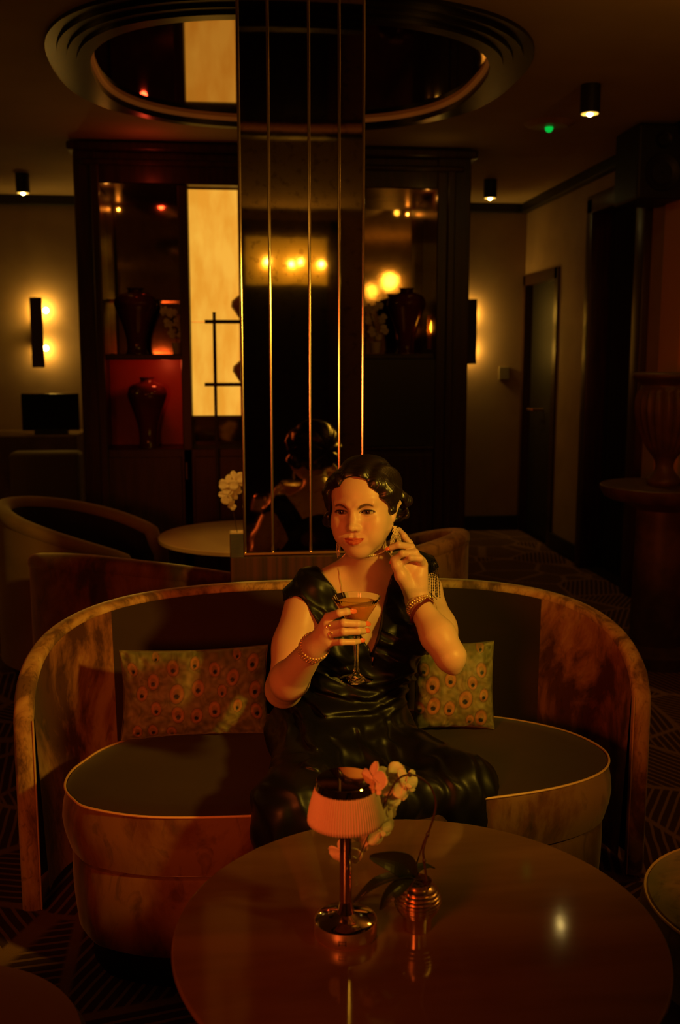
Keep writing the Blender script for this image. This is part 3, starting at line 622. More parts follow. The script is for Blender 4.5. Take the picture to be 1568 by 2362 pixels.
# ---------------------------------------------------------------- round cocktail table
TZ = .55; tc_ = (.300, 1.500)
table = thing('cocktail_table', 'round glossy brown cocktail table in front of the sofa', 'table', (tc_[0], tc_[1], 0))
M_TABLE = mat('lacquered_walnut', (.115, .060, .030), rough=.075, spec=.30, c2=(.15, .078, .040), scale=2.2, stretch=(1, 5, 1), bump=.006, bscale=8)
R_ = .402
link('tabletop', lathe([(.30, -.030), (R_-.012, -.024), (R_-.003, -.012), (R_, -.005), (R_-.001, -.001), (R_-.004, 0)], 128, c=(tc_[0], tc_[1], TZ)), M_TABLE, table)
link('pedestal', lathe([(.035, .03), (.035, TZ-.03)], 32, c=(tc_[0], tc_[1], 0)), M_BRASS, table); link('base', lathe([(.22, 0), (.22, .012), (.05, .035)], 48, c=(tc_[0], tc_[1], 0)), M_PLINTH, table)
flat(table.children[0], 40)

# ---------------------------------------------------------------- cordless table lamp
bp_ = atZ(797, 2152, TZ); lampo = thing('table_lamp', 'small chrome table lamp with pleated shade and mirrored top', 'lamp', (bp_[0], bp_[1], TZ))
M_CHROME = mat('dark_chrome', (.78, .62, .46), rough=.09, metal=1.)
def LT(y, Y=None): return atY(797, y, bp_[1])[2]-TZ
rb = .0515
band_ = link('base_band', lathe([(rb*.97, .000), (rb, .003), (rb, .0225), (rb*.985, .026)], 72), mat('brushed_chrome', (.85, .66, .46), rough=.36, metal=1.), lampo, loc=(0, 0, 0))
link('base', lathe([(rb*.985, .0255), (rb*.9, .0295), (rb*.5, .0335), (rb*.28, .0375), (.0125, .045), (.0100, .058)], 72), M_CHROME, lampo, loc=(0, 0, 0))
link('foot_ring', lathe([(rb*.93, -.0002), (rb*.93, .001)], 48), M_BLACK, lampo, loc=(0, 0, 0))
zs0, zs1 = .197, .254
link('pole', lathe([(.0102, .05), (.0094, zs0+.03)], 32), M_CHROME, lampo, loc=(0, 0, 0))
npl = 84; sh = bmesh.new(); rows = []
for k in range(9):
    t = k/8; z = zs0+(zs1-zs0)*t; r = .0605*(1-t)+.0475*t+.003*math.sin(PI*t*.5)*(1-t)*2
    rows.append([((r+.0018*abs(math.cos(npl/2*a)))*math.cos(a), (r+.0018*abs(math.cos(npl/2*a)))*math.sin(a), z) for a in np.linspace(0, 2*PI, npl*6, endpoint=False)])
grid(rows, sh, cv=True); so = link('shade', sh, mat('ivory_pleated_shade', (.70, .52, .38), rough=.55, sss=.1), lampo, loc=(0, 0, 0)); md = so.modifiers.new('thick', 'SOLIDIFY'); md.thickness = .0012; md.offset = -1
link('mirrored_top', lathe([(.0490, zs1-.002), (.0492, zs1), (.0475, zs1+.011), (.0465, zs1+.0125), (.045, zs1+.0125)], 96, rf=lambda a, z: 1+(.010*abs(math.cos(30*a)) if z < zs1+.010 else 0)), mat('lamp_mirror', (.70, .50, .36), rough=.03, metal=1.), lampo, smooth=False, loc=(0, 0, 0))
link('diffuser', lathe([(.050, zs0+.012), (.050, zs0+.014)], 40), mat('frosted', (.6, .5, .4), rough=.5), lampo, loc=(0, 0, 0))
ab = bp_+0; uv_ = bmesh.new()
an = math.atan2(-bp_[1], -bp_[0])-.10
for da_, w_ in ((-.105, .0006), (.105, .0006)):
    a_ = an+da_; tube([((rb+.0004)*math.cos(a_), (rb+.0004)*math.sin(a_), .008), ((rb+.0004)*math.cos(a_), (rb+.0004)*math.sin(a_), .017)], w_, 6, bm=uv_)
for z_ in (.0105, .0155): tube([((rb+.0004)*math.cos(an+q), (rb+.0004)*math.sin(an+q), z_) for q in np.linspace(-.105, .105, 8)], .0005, 6, bm=uv_)
link('charging_port', uv_, M_BLACK, band_, loc=(0, 0, 0))

# ---------------------------------------------------------------- orchid in a ribbed metal pot
op_ = atZ(962, 2138, TZ); orch = thing('orchid_plant', 'white orchid arching from ribbed metal pot beside the lamp', 'plant', (op_[0], op_[1], TZ))
OX, OY = op_[0], op_[1]
prof = [(.020, 0), (.0235, .001), (.0240, .018), (.0250, .027)]
zc_ = .027
for k in range(8):
    r = .0255+.0125*math.sin(PI*(k+.9)/8.6); prof += [(r-.0012, zc_), (r+.0012, zc_+.0016), (r+.0012, zc_+.0040), (r-.0010, zc_+.0056)]; zc_ += .0058
prof += [(.0225, zc_+.002), (.0240, zc_+.009), (.0226, zc_+.009), (.0212, zc_-.004)]
lab(link('pot', lathe(prof, 72), mat('ribbed_chrome', (.80, .58, .36), rough=.22, metal=1.), orch, loc=(0, 0, 0)), 'rounded pot of stacked metal rings')
link('potting_bark', lathe([(.022, zc_-.008), (.020, zc_-.003), (.004, zc_-.001)], 24), mat('bark', (.05, .025, .012), rough=.9, bump=1., bscale=200), orch, loc=(0, 0, 0))
def O(x, y, dY=0.): return atY(x, y, OY+dY)
s1 = [O(984, 2032, 0), O(978, 1985, .0), O(976, 1960, .0), O(986, 1925, .0), O(1000, 1885, -.005), O(1005, 1850, -.01), O(995, 1818, -.015), O(975, 1797, -.02), O(945, 1787, -.02), O(915, 1800, -.02), O(890, 1845, -.015), O(868, 1890, -.005), O(848, 1930, .0), O(828, 1978, .01)]
link('flower_stem', tube(spline(s1, 90), list(np.linspace(.0021, .0016, 60))+list(np.linspace(.0016, .0009, 30)), 8), M_STEM, orch)
link('stake', tube(spline([O(950, 2020, .005), O(962, 1988, .004), O(974, 1950, .002), O(982, 1930, 0)], 20), .0012, 6), M_STEM, orch)
for q in (s1[3], s1[8], s1[10], s1[1]): link('stem_node', ball(q, .0034, None, 8, 6, (1, 1, 1.3)), M_STEM, orch)
for (x, y, dy, r, f_, sp_) in [(862, 1798, -.01, .0300, (-.8, -.5, .35), .2), (902, 1796, .012, .0300, (.0, -.8, .6), .9), (934, 1808, .004, .0290, (.55, -.75, .2), .3), (893, 1856, .022, .0290, (.3, -1, .15), 1.1), (879, 1862, .035, .0280, (-.3, -1, .0), .4), (876, 1915, .018, .0290, (.5, -.9, -.1), .5), (796, 1966, .03, .0300, (-.4, -.8, -.3), .1), (838, 1938, .03, .0270, (.1, -1, -.2), .8)]:
    blossom('blossom', O(x, y, dy), r, f_, orch, sp_)
def leaf(pts, w, name='leaf', up=(0, 0, 1)):
    P = spline(pts, 14); G = []; T = np.gradient(P, axis=0); T /= np.linalg.norm(T, axis=1)[:, None]
    for i, (p_, t) in enumerate(zip(P, T)):
        s_ = np.cross(t, up); s_ /= np.linalg.norm(s_); nr = np.cross(s_, t); u = i/13; ww = w*math.sin(PI*min(1, .08+.90*u))**.55*(.6+.4*math.sin(PI*u))
        G.append([p_+s_*ww*v+nr*(abs(v)**1.5)*ww*.35 for v in np.linspace(-1, 1, 7)])
    o = link(name, grid(G), M_LEAF, orch); m_ = o.modifiers.new('thick', 'SOLIDIFY'); m_.thickness = .0018; return o
base_ = O(952, 2025, 0)
leaf([base_, O(935, 1998, -.01), O(905, 1985, -.02), O(852, 1976, -.02)], .020, up=(0, -1, .25)); leaf([base_, O(920, 2022, -.02), O(865, 2040, -.05), O(815, 2082, -.06)], .0125); leaf([base_, O(925, 2040, -.025), O(895, 2065, -.04), O(876, 2098, -.04)], .0125, up=(.4, -.8, .5)); leaf([base_, O(960, 2006, .02), O(985, 1998, .04), O(1002, 2002, .05)], .010)
rt_ = bmesh.new(); tube(spline([O(955, 2030), O(950, 2040, -.018), O(945, 2052, -.026)], 10), .0016, 6, bm=rt_); tube(spline([O(984, 2035), O(986, 2045, -.018), O(985, 2058, -.024)], 10), .0012, 6, bm=rt_); link('aerial_root', rt_, M_STEM, orch)

# ---------------------------------------------------------------- foreground stools
def pouf(c, r, h, label, m, grp='velvet stools near the camera', pipe=True):
    t = thing('round_stool', label, 'stool', (c[0], c[1], 0), grp)
    st_ = link('seat', lathe([(r-.04, h-.16), (r-.005, h-.15), (r+.008, h-.09), (r, h-.03), (r-.012, h-.008), (r-.05, h+.004), (r*.4, h+.012), (.01, h+.013)], 64), m, t, loc=(0, 0, 0))
    if pipe: link('seat_piping', tube([(c_[0], c_[1], h-.012) for c_ in [((r-.006)*math.cos(a), (r-.006)*math.sin(a)) for a in np.linspace(0, 2*PI, 72, endpoint=False)]], .003, 6, True), M_PIPE, st_, loc=(0, 0, 0))
    link('skirt', lathe([(r-.05, .04), (r-.02, .06), (r-.015, h-.16)], 64), M_DARKV, t, loc=(0, 0, 0)); link('plinth', lathe([(r-.07, 0), (r-.07, .05)], 48), M_PLINTH, t, loc=(0, 0, 0))
q = atZ(1500, 2085, .46); pouf((q[0]+.235, q[1]-.02), .24, .47, 'green printed velvet stool cut by right edge beside the table', print_velvet('stool_print', (.16, .13, .05), (.24, .17, .06), (.34, .22, .10), 4))
q = atZ(185, 2345, .46); pouf((q[0]-.235, q[1]-.085), .26, .47, 'dark brown stool cut by bottom left corner of the picture', mat('dark_stool_velvet', (.05, .02, .012), rough=.8, sheen=.15), pipe=False)

# ---------------------------------------------------------------- lounge furniture behind
def tub(c, r, face, zb, zf, label, m_out, name='tub_chair', span=2.35, ry=1.0):
    t = thing(name, label, 'armchair', (c[0], c[1], 0), 'curved tub chairs in the lounge'); fa = math.radians(face); pl = []
    for a in np.linspace(-span, span, 61):
        k = abs(a)/span; z = zf+(zb-zf)*(1-k**1.8) if k < .94 else zf-(k-.94)*1.5
        pl.append((c[0]+r*math.cos(fa+PI+a), c[1]+r*ry*math.sin(fa+PI+a), z))
    G_, ins_, mid2, z2, N2 = shell(t, pl, None, .07, .06, .38, M_DARKV, m_out, None)
    link('back_lining', grid(G_), M_DARKV, t)
    rp = [(mid2[0][0], mid2[0][1], z_) for z_ in np.linspace(.1, z2[0]-.06, 5)]+[(m_[0], m_[1], z_-.02) for m_, z_ in zip(mid2, z2)]+[(mid2[-1][0], mid2[-1][1], z_) for z_ in np.linspace(z2[-1]-.06, .1, 5)]
    iw = [(N2[0][0], N2[0][1], 0)]*5+[(q_[0], q_[1], 0) for q_ in N2]+[(N2[-1][0], N2[-1][1], 0)]*5
    link('rim', rimtube(rp, .040, .032, iw), m_out, t)
    link('seat', lathe([(r-.10, .14), (r-.075, .18), (r-.075, .40), (r-.10, .43), (r*.3, .44), (.01, .44)], 48, c=(c[0], c[1], 0)), M_DARKV, t); link('plinth', lathe([(r-.10, 0), (r-.10, .15)], 40, c=(c[0], c[1], 0)), M_PLINTH, t)
    return t
M_TAN = mat('tan_velvet', (.36, .20, .10), rough=.7, sheen=.4, c2=(.28, .15, .07), scale=4)
tub((-.64, 4.92), .47, -5, .80, .58, 'tan tub chair with sloping rim at left, beyond the patterned one', M_TAN, span=2.2)
tub((-.27, 3.86), .48, 62, .80, .60, 'patterned tub chair with its back to the sofa, at left', M_PRINT, span=1.9)
tub((.62, 4.15), .40, 150, .765, .62, 'printed tub chair showing its back, right of the woman', print_velvet('tan_print', (.34, .18, .08), (.60, .36, .18), (.70, .46, .24), 5), span=1.9)
bt = thing('lounge_table', 'round beige table between tub chairs behind the column', 'table', (.13, 5.02, 0))
link('tabletop', lathe([(.45, .575), (.48, .58), (.48, .597), (.477, .60)], 72, c=(.13, 5.02, 0)), mat('beige_lacquer', (.52, .34, .18), rough=.30, coat=.3), bt); link('pedestal', lathe([(.22, 0), (.20, .02), (.04, .05), (.04, .58)], 32, c=(.13, 5.02, 0)), M_PLINTH, bt)
q = atY(548, 1281, 4.66); pt = thing('white_pot_orchid', 'white orchid in square white pot on lounge table beside column', 'plant', (q[0], 4.66, .6))
bm = bmesh.new(); z0_ = .60; z1_ = atY(545, 1226, 4.66)[2]
vs_ = [[bm.verts.new((q[0]+sx*w, 4.66+sy*w, z)) for sx, sy in ((-1, -1), (1, -1), (1, 1), (-1, 1))] for w, z in ((.022, z0_), (.035, z1_), (.031, z1_), (.026, z1_-.02))]
for a, b in zip(vs_, vs_[1:]):
    for k in range(4): bm.faces.new((a[k], a[(k+1) % 4], b[(k+1) % 4], b[k]))
bm.faces.new(vs_[0][::-1]); bm.faces.new(vs_[-1]); link('pot', bm, mat('white_ceramic', (.78, .66, .50), rough=.3), pt, smooth=False)
fs = [atY(x, y, 4.66) for x, y in ((527, 1118), (545, 1108), (541, 1135), (522, 1142), (535, 1165))]
link('stem', tube(spline([np.array([q[0], 4.66, z1_-.01]), (fs[4]+np.array([q[0], 4.66, z1_]))/2, fs[4], fs[2], fs[1]], 20), .002, 6), M_STEM, pt)
for i, f2 in enumerate(fs): blossom('blossom', f2, (.050, .052, .040, .045, .026)[i], (-.5, -1, .1), pt, .5*i)

# ---------------------------------------------------------------- fluted urn on a round pedestal table at the right edge
UX = 2.10; ub = atX(1530, 1118, UX); pd = thing('pedestal_table', 'round dark stone pedestal table at the right edge', 'table', (ub[0], ub[1], 0))
M_STONE = mat('dark_stone', (.09, .045, .025), rough=.5, c2=(.06, .03, .018), scale=12)
pr_ = .30
link('top', lathe([(pr_-.05, -.07), (pr_-.02, -.055), (pr_, -.02), (pr_, -.004), (pr_-.006, 0)], 64, c=(ub[0], ub[1], ub[2])), M_STONE, pd); link('shaft', lathe([(.20, 0), (.20, .06), (.13, .10), (.12, ub[2]-.12), (.22, ub[2]-.07)], 48, c=(ub[0], ub[1], 0)), M_STONE, pd)
ur = thing('fluted_urn', 'fluted stone urn standing on the pedestal table at right', 'urn', tuple(ub))
hu = atX(1520, 858, UX)[2]-ub[2]
P = spline([(.075, 0), (.08, .02), (.045, .06), (.05, .10), (.10, .16), (.145, .26), (.150, .34), (.125, .385), (.135, .40), (.165, .42), (.165, .435), (.15, .44)], 60)*np.array([1, hu/.44])
link('body', lathe([(a, b) for a, b in P], 96, rf=lambda a, z: 1-(.07*abs(math.sin(12*a)) if .14 < z*.44/hu < .37 else 0)), M_STONE, ur, loc=(0, 0, 0))
# ================================================================ the woman
W = atY
M_SKIN = mat('skin', rough=.42, sss=.12, attr='col', bump=.05, bscale=400, spec=.4)
M_SATIN = mat('black_satin', (.006, .005, .005), rough=.40, spec=.28, bump=.04, bscale=25)
M_HAIR = mat('dark_hair', (.012, .007, .005), rough=.36, spec=.7)
M_PEARL = mat('gold_pearl', (.85, .62, .33), rough=.18, metal=.6, spec=.8)
M_GEM = mat('crystal_stones', (.95, .85, .6), rough=.16, metal=.35, spec=1.)
M_NAIL = mat('coral_nail', (.72, .16, .08), rough=.18, coat=.5)
woman = thing('person', 'person in black satin evening dress seated on curved sofa, holding a cocktail', 'person', tuple(atZ(800, 1700, .45)))

# ---- head frame
HC = W(839, 1171, 2.43); FA = math.radians(8+18); FP = math.radians(-1)
ef = np.array([-math.sin(FA)*math.cos(FP), -math.cos(FA)*math.cos(FP), math.sin(FP)])
ROLL = math.radians(3)
ez = np.array([0, 0, 1.]); ez = ez-ef*(ez@ef); ez /= np.linalg.norm(ez); ex = np.cross(ez, ef)
ex, ez = ex*math.cos(ROLL)+ez*math.sin(ROLL), ez*math.cos(ROLL)-ex*math.sin(ROLL)
HB = np.stack([ex, ef, ez], 1)            # columns: right, forward, up
HS = 1.0
def h2w(x, y, z): return HC+HB@np.array([x, y, z*(.92 if z < 0 else 1)])
def w2h(P):
    q = (P-HC)@HB; q[:, 2] = np.where(q[:, 2] < 0, q[:, 2]/.92, q[:, 2]); return q

S = Sdf()
def HE(c, r, k=.015, op=1): S.ell(h2w(*c), np.array(r)*HS, HB, k, op)
def HCp(a, b, ra, rb, k=.015, op=1): S.cap(h2w(*a), h2w(*b), ra*HS, rb*HS, k, op)
# torso
S.ell(W(785, 1695, 2.53), (.165, .115, .10), None, .05)
S.ell(W(800, 1600, 2.52), (.138, .105, .12), None, .05)
S.ell(W(838, 1470, 2.53), (.150, .100, .165), None, .05)
S.ell(W(772, 1475, 2.455), (.070, .068, .070), None, .04)
S.ell(W(912, 1475, 2.465), (.070, .068, .070), None, .04)
S.cap(W(735, 1368, 2.50), W(965, 1360, 2.53), .040, .040, .05)
S.cap(W(845, 1300, 2.50), W(725, 1358, 2.50), .045, .034, .04)
S.cap(W(850, 1300, 2.51), W(975, 1350, 2.53), .045, .034, .04)
S.cap(W(850, 1345, 2.51), h2w(0, -.012, -.075), .052, .047, .03)
# arms
aR = [W(704, 1385, 2.48), W(678, 1490, 2.43), W(655, 1588, 2.37)]
S.chain(aR, [.050, .050, .042], .03)
S.chain([W(654, 1590, 2.36), W(668, 1568, 2.27), W(725, 1492, 2.14)], [.044, .044, .0265], .02)
aL = [W(978, 1368, 2.52), W(1008, 1450, 2.42), W(1040, 1520, 2.29)]
S.chain(aL, [.046, .045, .033], .03)
S.cap(W(1040, 1515, 2.29), W(1047, 1544, 2.285), .031, .011, .022)
S.chain([W(1037, 1512, 2.28), W(1010, 1466, 2.32), W(961, 1388, 2.394)], [.033, .041, .0265], .02)
# legs (under the skirt)
KR = atY(690, 1870, 2.06); KL = atY(1072, 1822, 2.26)
S.cap(W(725, 1690, 2.50), KR, .085, .055, .04); S.cap(KR, KR+np.array([0, -.03, -.36]), .052, .035, .02)
S.cap(W(842, 1712, 2.50), KL, .062, .048, .04); S.cap(KL, KL+np.array([.02, -.10, -.36]), .052, .035, .02)
nlegs = len(S.p)
# right hand (image left) round the glass
GX, GY = 824., 2.135
mcpR = [W(757, 1424, 2.105), W(755, 1446, 2.098), W(757, 1463, 2.098), W(760, 1482, 2.104)]
wr = W(724, 1492, 2.14)
for i, m_ in enumerate(mcpR): S.cap(wr+(m_-wr)*.12, m_, .017, .0105, .016)
S.cap(wr, W(750, 1470, 2.118), .020, .014, .02)
fR = [[mcpR[0], W(782, 1414, 2.078), W(798, 1411, 2.080), W(805, 1411, 2.084)],
      [mcpR[1], W(792, 1437, 2.070), W(824, 1439, 2.074), W(840, 1440, 2.092)],
      [mcpR[2], W(792, 1457, 2.072), W(825, 1456, 2.078), W(840, 1456, 2.097)],
      [mcpR[3], W(788, 1481, 2.080), W(814, 1481, 2.088), W(829, 1479, 2.103)]]
for f_, r_ in zip(fR, (.0088, .0088, .0084, .0074)): S.chain(f_, [r_*1.14, r_*1.0, r_*.93, r_*.80], .0025)
S.chain([W(733, 1478, 2.15), W(765, 1462, 2.172), W(798, 1455, 2.182), W(818, 1446, 2.176)], [.016, .012, .0095, .0085], .012)
WL = lambda x, y, Y: W(x, y, Y+.024)
# left hand (image right) at the ear, palm to the camera
wl = WL(961, 1388, 2.37)
mcpL = [WL(953, 1284, 2.405), WL(962, 1289, 2.392), WL(969, 1295, 2.382), WL(975, 1304, 2.375)]
for m_ in mcpL: S.cap(wl+(m_-wl)*.1, m_, .019, .0115, .016)
S.cap(wl, WL(958, 1330, 2.372), .022, .020, .02)
S.ell(WL(954, 1312, 2.376), (.021, .013, .026), None, .012)
S.ell(WL(935, 1303, 2.366), (.020, .011, .021), None, .012)
fL = [[mcpL[0], WL(944, 1254, 2.385), WL(931, 1236, 2.382), WL(920, 1222, 2.392)],
      [mcpL[1], WL(948, 1262, 2.362), WL(919, 1257, 2.344), WL(901, 1264, 2.350)],
      [mcpL[2], WL(957, 1275, 2.350), WL(927, 1277, 2.336), WL(909, 1292, 2.346)],
      [mcpL[3], WL(968, 1288, 2.345), WL(946, 1287, 2.334), WL(931, 1297, 2.344)]]
for f_, r_ in zip(fL, (.0084, .0088, .0088, .0080)): S.chain(f_, [r_*1.2, r_*1.08, r_*.95, r_*.78], .004)
S.chain([WL(946, 1362, 2.365), WL(925, 1328, 2.350), WL(914, 1305, 2.346), WL(909, 1290, 2.352)], [.020, .0145, .0100, .0082], .012)
# ---- head
HE((0, -.020, .034), (.074, .092, .080), .03)
HE((0, .018, .030), (.068, .066, .070), .03)
HE((0, .020, -.030), (.0635, .062, .066), .03)
for s in (-1, 1):
    HCp((s*.050, .002, -.045), (s*.016, .062, -.098), .017, .015, .03)
    HE((s*.044, .046, -.030), (.024, .030, .024), .025)
    HE((s*.034, .056, -.062), (.024, .026, .026), .025)
HE((0, .062, -.072), (.028, .026, .026), .02)
HE((0, .068, -.102), (.019, .016, .016), .02)
HCp((0, .045, -.098), (0, .0, -.085), .02, .03, .03)
# nose
HCp((0, .074, .014), (0, .0935, -.032), .0080, .0085, .022)
HE((0, .1005, -.037), (.0092, .0095, .0082), None and 0 or .008)
for s in (-1, 1):
    HE((s*.0110, .0895, -.040), (.0064, .0095, .0064), .007)
    HE((s*.0062, .096, -.0470), (.0034, .0048, .0030), .003, -1)
# brow ridge and eye sockets
for s in (-1, 1):
    HCp((s*.014, .079, .018), (s*.044, .068, .021), .0065, .006, .014)
    HE((s*.033, .088, .001), (.0180, .0120, .0105), .016, -1)
# eyeball holders + lids
EYE = [(s*.0335, .0630, .000) for s in (-1, 1)]
for e in EYE:
    HE(e, (.0165, .0164, .0148), .007)
# mouth
def mouthc(t, zc, yc): return (t*.0262, yc-.0125*t*t, zc)
HE((0, .083, -.0720), (.027, .0085, .014), .010)
for a, b in ((-1, -.35), (-.35, 0), (0, .35), (.35, 1)):
    ra = lambda t: .0045*(1-.62*abs(t)**1.5)
    up_ = lambda t: mouthc(t, -.0678+(.0008 if abs(t) < .5 and t else 0)+.0026*abs(t), .0912)
    lo_ = lambda t: mouthc(t*.92, -.0780+.0112*t*t, .0900)
    HCp(up_(a), up_(b), ra(a), ra(b), .004)
    HCp(lo_(a), lo_(b), .0063*(1-.6*a*a), .0063*(1-.6*b*b), .004)
mp_ = [mouthc(t, -.0722+.0050*abs(t)**1.5, .0970) for t in (-1, -.5, 0, .5, 1)]
for a, b in zip(mp_, mp_[1:]): HCp(a, b, .0013, .0013, .003, -1)
HE((0, .0945, -.057), (.003, .003, .006), .006, -1)
# ears
for s in (-1, 1):
    er = [(s*.072, -.004, -.030), (s*.077, -.014, -.012), (s*.086, -.022, .008), (s*.083, -.016, .024), (s*.074, -.002, .022)]
    for i in range(4): HCp(er[i], er[i+1], .0065 if i == 0 else .0045, .0045, .004)
    HE((s*.074, -.008, .000), (.005, .012, .022), .006)
    HE((s*.080, -.006, .002), (.004, .006, .010), .004, -1)
    HE((s*.073, -.002, -.028), (.0055, .0065, .010), .004)

def lidcut(P, d):
    d = np.maximum(d, np.where(P[:, 1] > 2.185, .452-P[:, 2], -1))
    # open the lids: an almond in front of each eyeball is pushed back below the eyeball surface
    q = w2h(P); near = (np.abs(q[:, 0]) < .06) & (np.abs(q[:, 2]) < .03) & (q[:, 1] > .055)
    if near.any():
        Q = q[near]; dd = d[near]
        for s, e in zip((-1, 1), EYE):
            x = (Q[:, 0]-e[0])/.0168; t = np.clip(1-x*x, 0, 1)
            top = e[2]+.0050*np.sqrt(t)+.0006*s*x; bot = e[2]-.0044*np.sqrt(t)*t**.2
            inside = np.minimum(top-Q[:, 2], Q[:, 2]-bot); inside = np.where(np.abs(x) < 1, inside, -.002)
            r = np.linalg.norm(Q-np.array(e), axis=1)
            cut = np.maximum(-inside, .0140-r)      # removes skin outside the eyeball radius within the almond
            cut = np.where(Q[:, 1] > e[1], cut, 1)
            dd = np.maximum(dd, -cut)
        d = d.copy(); d[near] = dd
    return d
S.post = lidcut

lo, hi = np.array([0., 1.9, .05]), np.array([1., 2.75, 1.35])
def inbox(C, c, r): return (np.abs(C-np.array(c)) < r).all(1)
hbox = [(h2w(0, .02, -.015), np.array([.12, .14, .118])), (W(790, 1450, 2.12), np.array([.085, .09, .065])), (W(940, 1300, 2.36), np.array([.06, .06, .075]))]
def skincol(V):
    q = w2h(V); c = np.tile(np.array([.62, .40, .29]), (len(V), 1))
    def blend(c, w, k): return c*(1-w[:, None])+np.array(k)*w[:, None]
    front = q[:, 1] > .04
    c = blend(c, .35*gauss(np.hypot(np.abs(q[:, 0])-.042, q[:, 2]+.035), .022)*front, (.66, .30, .20))
    # lips
    t = np.clip(np.abs(q[:, 0])/.0272, 0, 1.2)
    top = -.0640+.0014*gauss(t-.25, .2)-.0014*t**2; bot = -.0846+.0172*t**2.2
    w = np.clip((top-q[:, 2])/.0012, 0, 1)*np.clip((q[:, 2]-bot)/.0012, 0, 1)*(t < 1)*(q[:, 1] > .06)
    c = blend(c, w*.9, (.48, .085, .055))
    # brows
    for s in (-1, 1):
        x = (q[:, 0]*s-.012)/.038; zc = .0088+.0108*np.sin(np.clip(x, 0, 1)*PI*.84); th = .0032*(1-.7*np.clip(x, 0, 1))*np.clip((x+.05)/.25, .35, 1)+.0004
        w = np.clip(1-(np.abs(q[:, 2]-zc)-th)/.0016, 0, 1)*np.clip((x+.04)/.16, 0, 1)*np.clip((1-x)/.10, 0, 1)*front
        c = blend(c, w*.92, (.035, .018, .012))
        # liner and shadow round the eye
        e = EYE[0 if s < 0 else 1]; xx = (q[:, 0]-e[0])/.0180; tt = np.clip(1-xx*xx, 0, 1)
        zt = e[2]+.0062*np.sqrt(tt)+.0002; zb = e[2]-.0050*np.sqrt(tt)
        near = (np.abs(xx) < 1.08)*(q[:, 1] > .055)
        c = blend(c, .95*gauss(q[:, 2]-zt, .0018)*near, (.02, .011, .008))
        c = blend(c, .6*gauss(q[:, 2]-zb, .0010)*near, (.10, .05, .035))
        c = blend(c, .45*gauss(np.hypot(q[:, 0]-e[0], (q[:, 2]-.009)*1.3), .016)*(q[:, 2] > zt)*front, (.28, .14, .09))
    return c
parts = []
for bx, h in ((hbox[0], .00115), (hbox[1], .0014), (hbox[2], .0014)):
    parts.append(nets(S, bx[0]-bx[1], bx[0]+bx[1], h))
def keepc(C, H):
    k = np.ones(len(C), bool)
    for c, r in hbox: k &= ~(np.abs(C-c) < r-H*.52-.0005).all(1)
    return k
parts.append(nets(S, lo, hi, .0028, keepc))
VV, QQ, o_ = [], [], 0
for v, q in parts: VV.append(v); QQ.append(q+o_); o_ += len(v)
VV = np.concatenate(VV); QQ = np.concatenate(QQ)
body = link('body', npmesh('body', VV, QQ, skincol(VV)), M_SKIN, woman)
lab(body, 'fair skin of face, neck, chest, arms and hands')

# ---- eyes
M_EYE = mat('eye', rough=.08, attr='col', coat=.5)
gaze = HB@np.array([.02, 1, .0]); gaze /= np.linalg.norm(gaze)
for e in EYE:
    bm = ball(h2w(*e), .0146*HS, u=48, v=32); me = bpy.data.meshes.new('eye'); bm.to_mesh(me); bm.free()
    vv = np.array([v.co[:] for v in me.vertices]); dv = (vv-h2w(*e))/(.0146*HS); a = np.arccos(np.clip(dv@gaze, -1, 1))
    cc = np.where((a < .18)[:, None], [.004, .003, .003], np.where((a < .50)[:, None], [.075, .03, .012], [.36, .29, .23]))
    ca = me.color_attributes.new('col', 'FLOAT_COLOR', 'POINT'); ca.data.foreach_set('color', np.c_[cc, np.ones(len(cc))].astype(np.float32).ravel())
    link('eye', me, M_EYE, woman)
# lashes
M_LASH = mat('lash', (.01, .006, .005), rough=.6)
for s, e in zip((-1, 1), EYE):
    pts = []
    for x in np.linspace(-1, 1, 17):
        z = .0050*math.sqrt(max(0, 1-x*x))+.0006*s*x; xx = x*.0160
        y = math.sqrt(max(.003**2, .0158**2-xx*xx-z*z))
        pts.append(h2w(e[0]+xx*1.02, e[1]+y+.0003, e[2]+z+.0002))
    link('eyelashes', tube(pts, [.0009+.0017*abs(math.sin(PI*i/16)) for i in range(17)], 6), M_LASH, woman)

# ---- nails
def nail(tip, prev, r, out, name='nail'):
    d = tip-prev; d /= np.linalg.norm(d); n = out-d*(out@d); n /= np.linalg.norm(n); s = np.cross(d, n)
    c = tip+n*r*.58+d*r*.75
    bm = bmesh.new(); bmesh.ops.create_uvsphere(bm, u_segments=14, v_segments=8, radius=1)
    R = np.stack([d*r*1.35, s*r*.72, n*r*.36], 1)
    for v in bm.verts: v.co = Vector(c+R@np.array(v.co))
    return link(name, bm, M_NAIL, woman)
tocam = lambda p: (CAM-p)/np.linalg.norm(CAM-p)
for f_, r_ in zip(fR, (.0088, .0088, .0084, .0074)): nail(f_[3], f_[2], r_, tocam(f_[3])+np.array([.15, 0, .25]))
for f_, r_ in zip(fL[1:], (.0080, .0078, .0070)): nail(f_[3], f_[2], r_*.85, np.array([-.5, -.7, .3]))

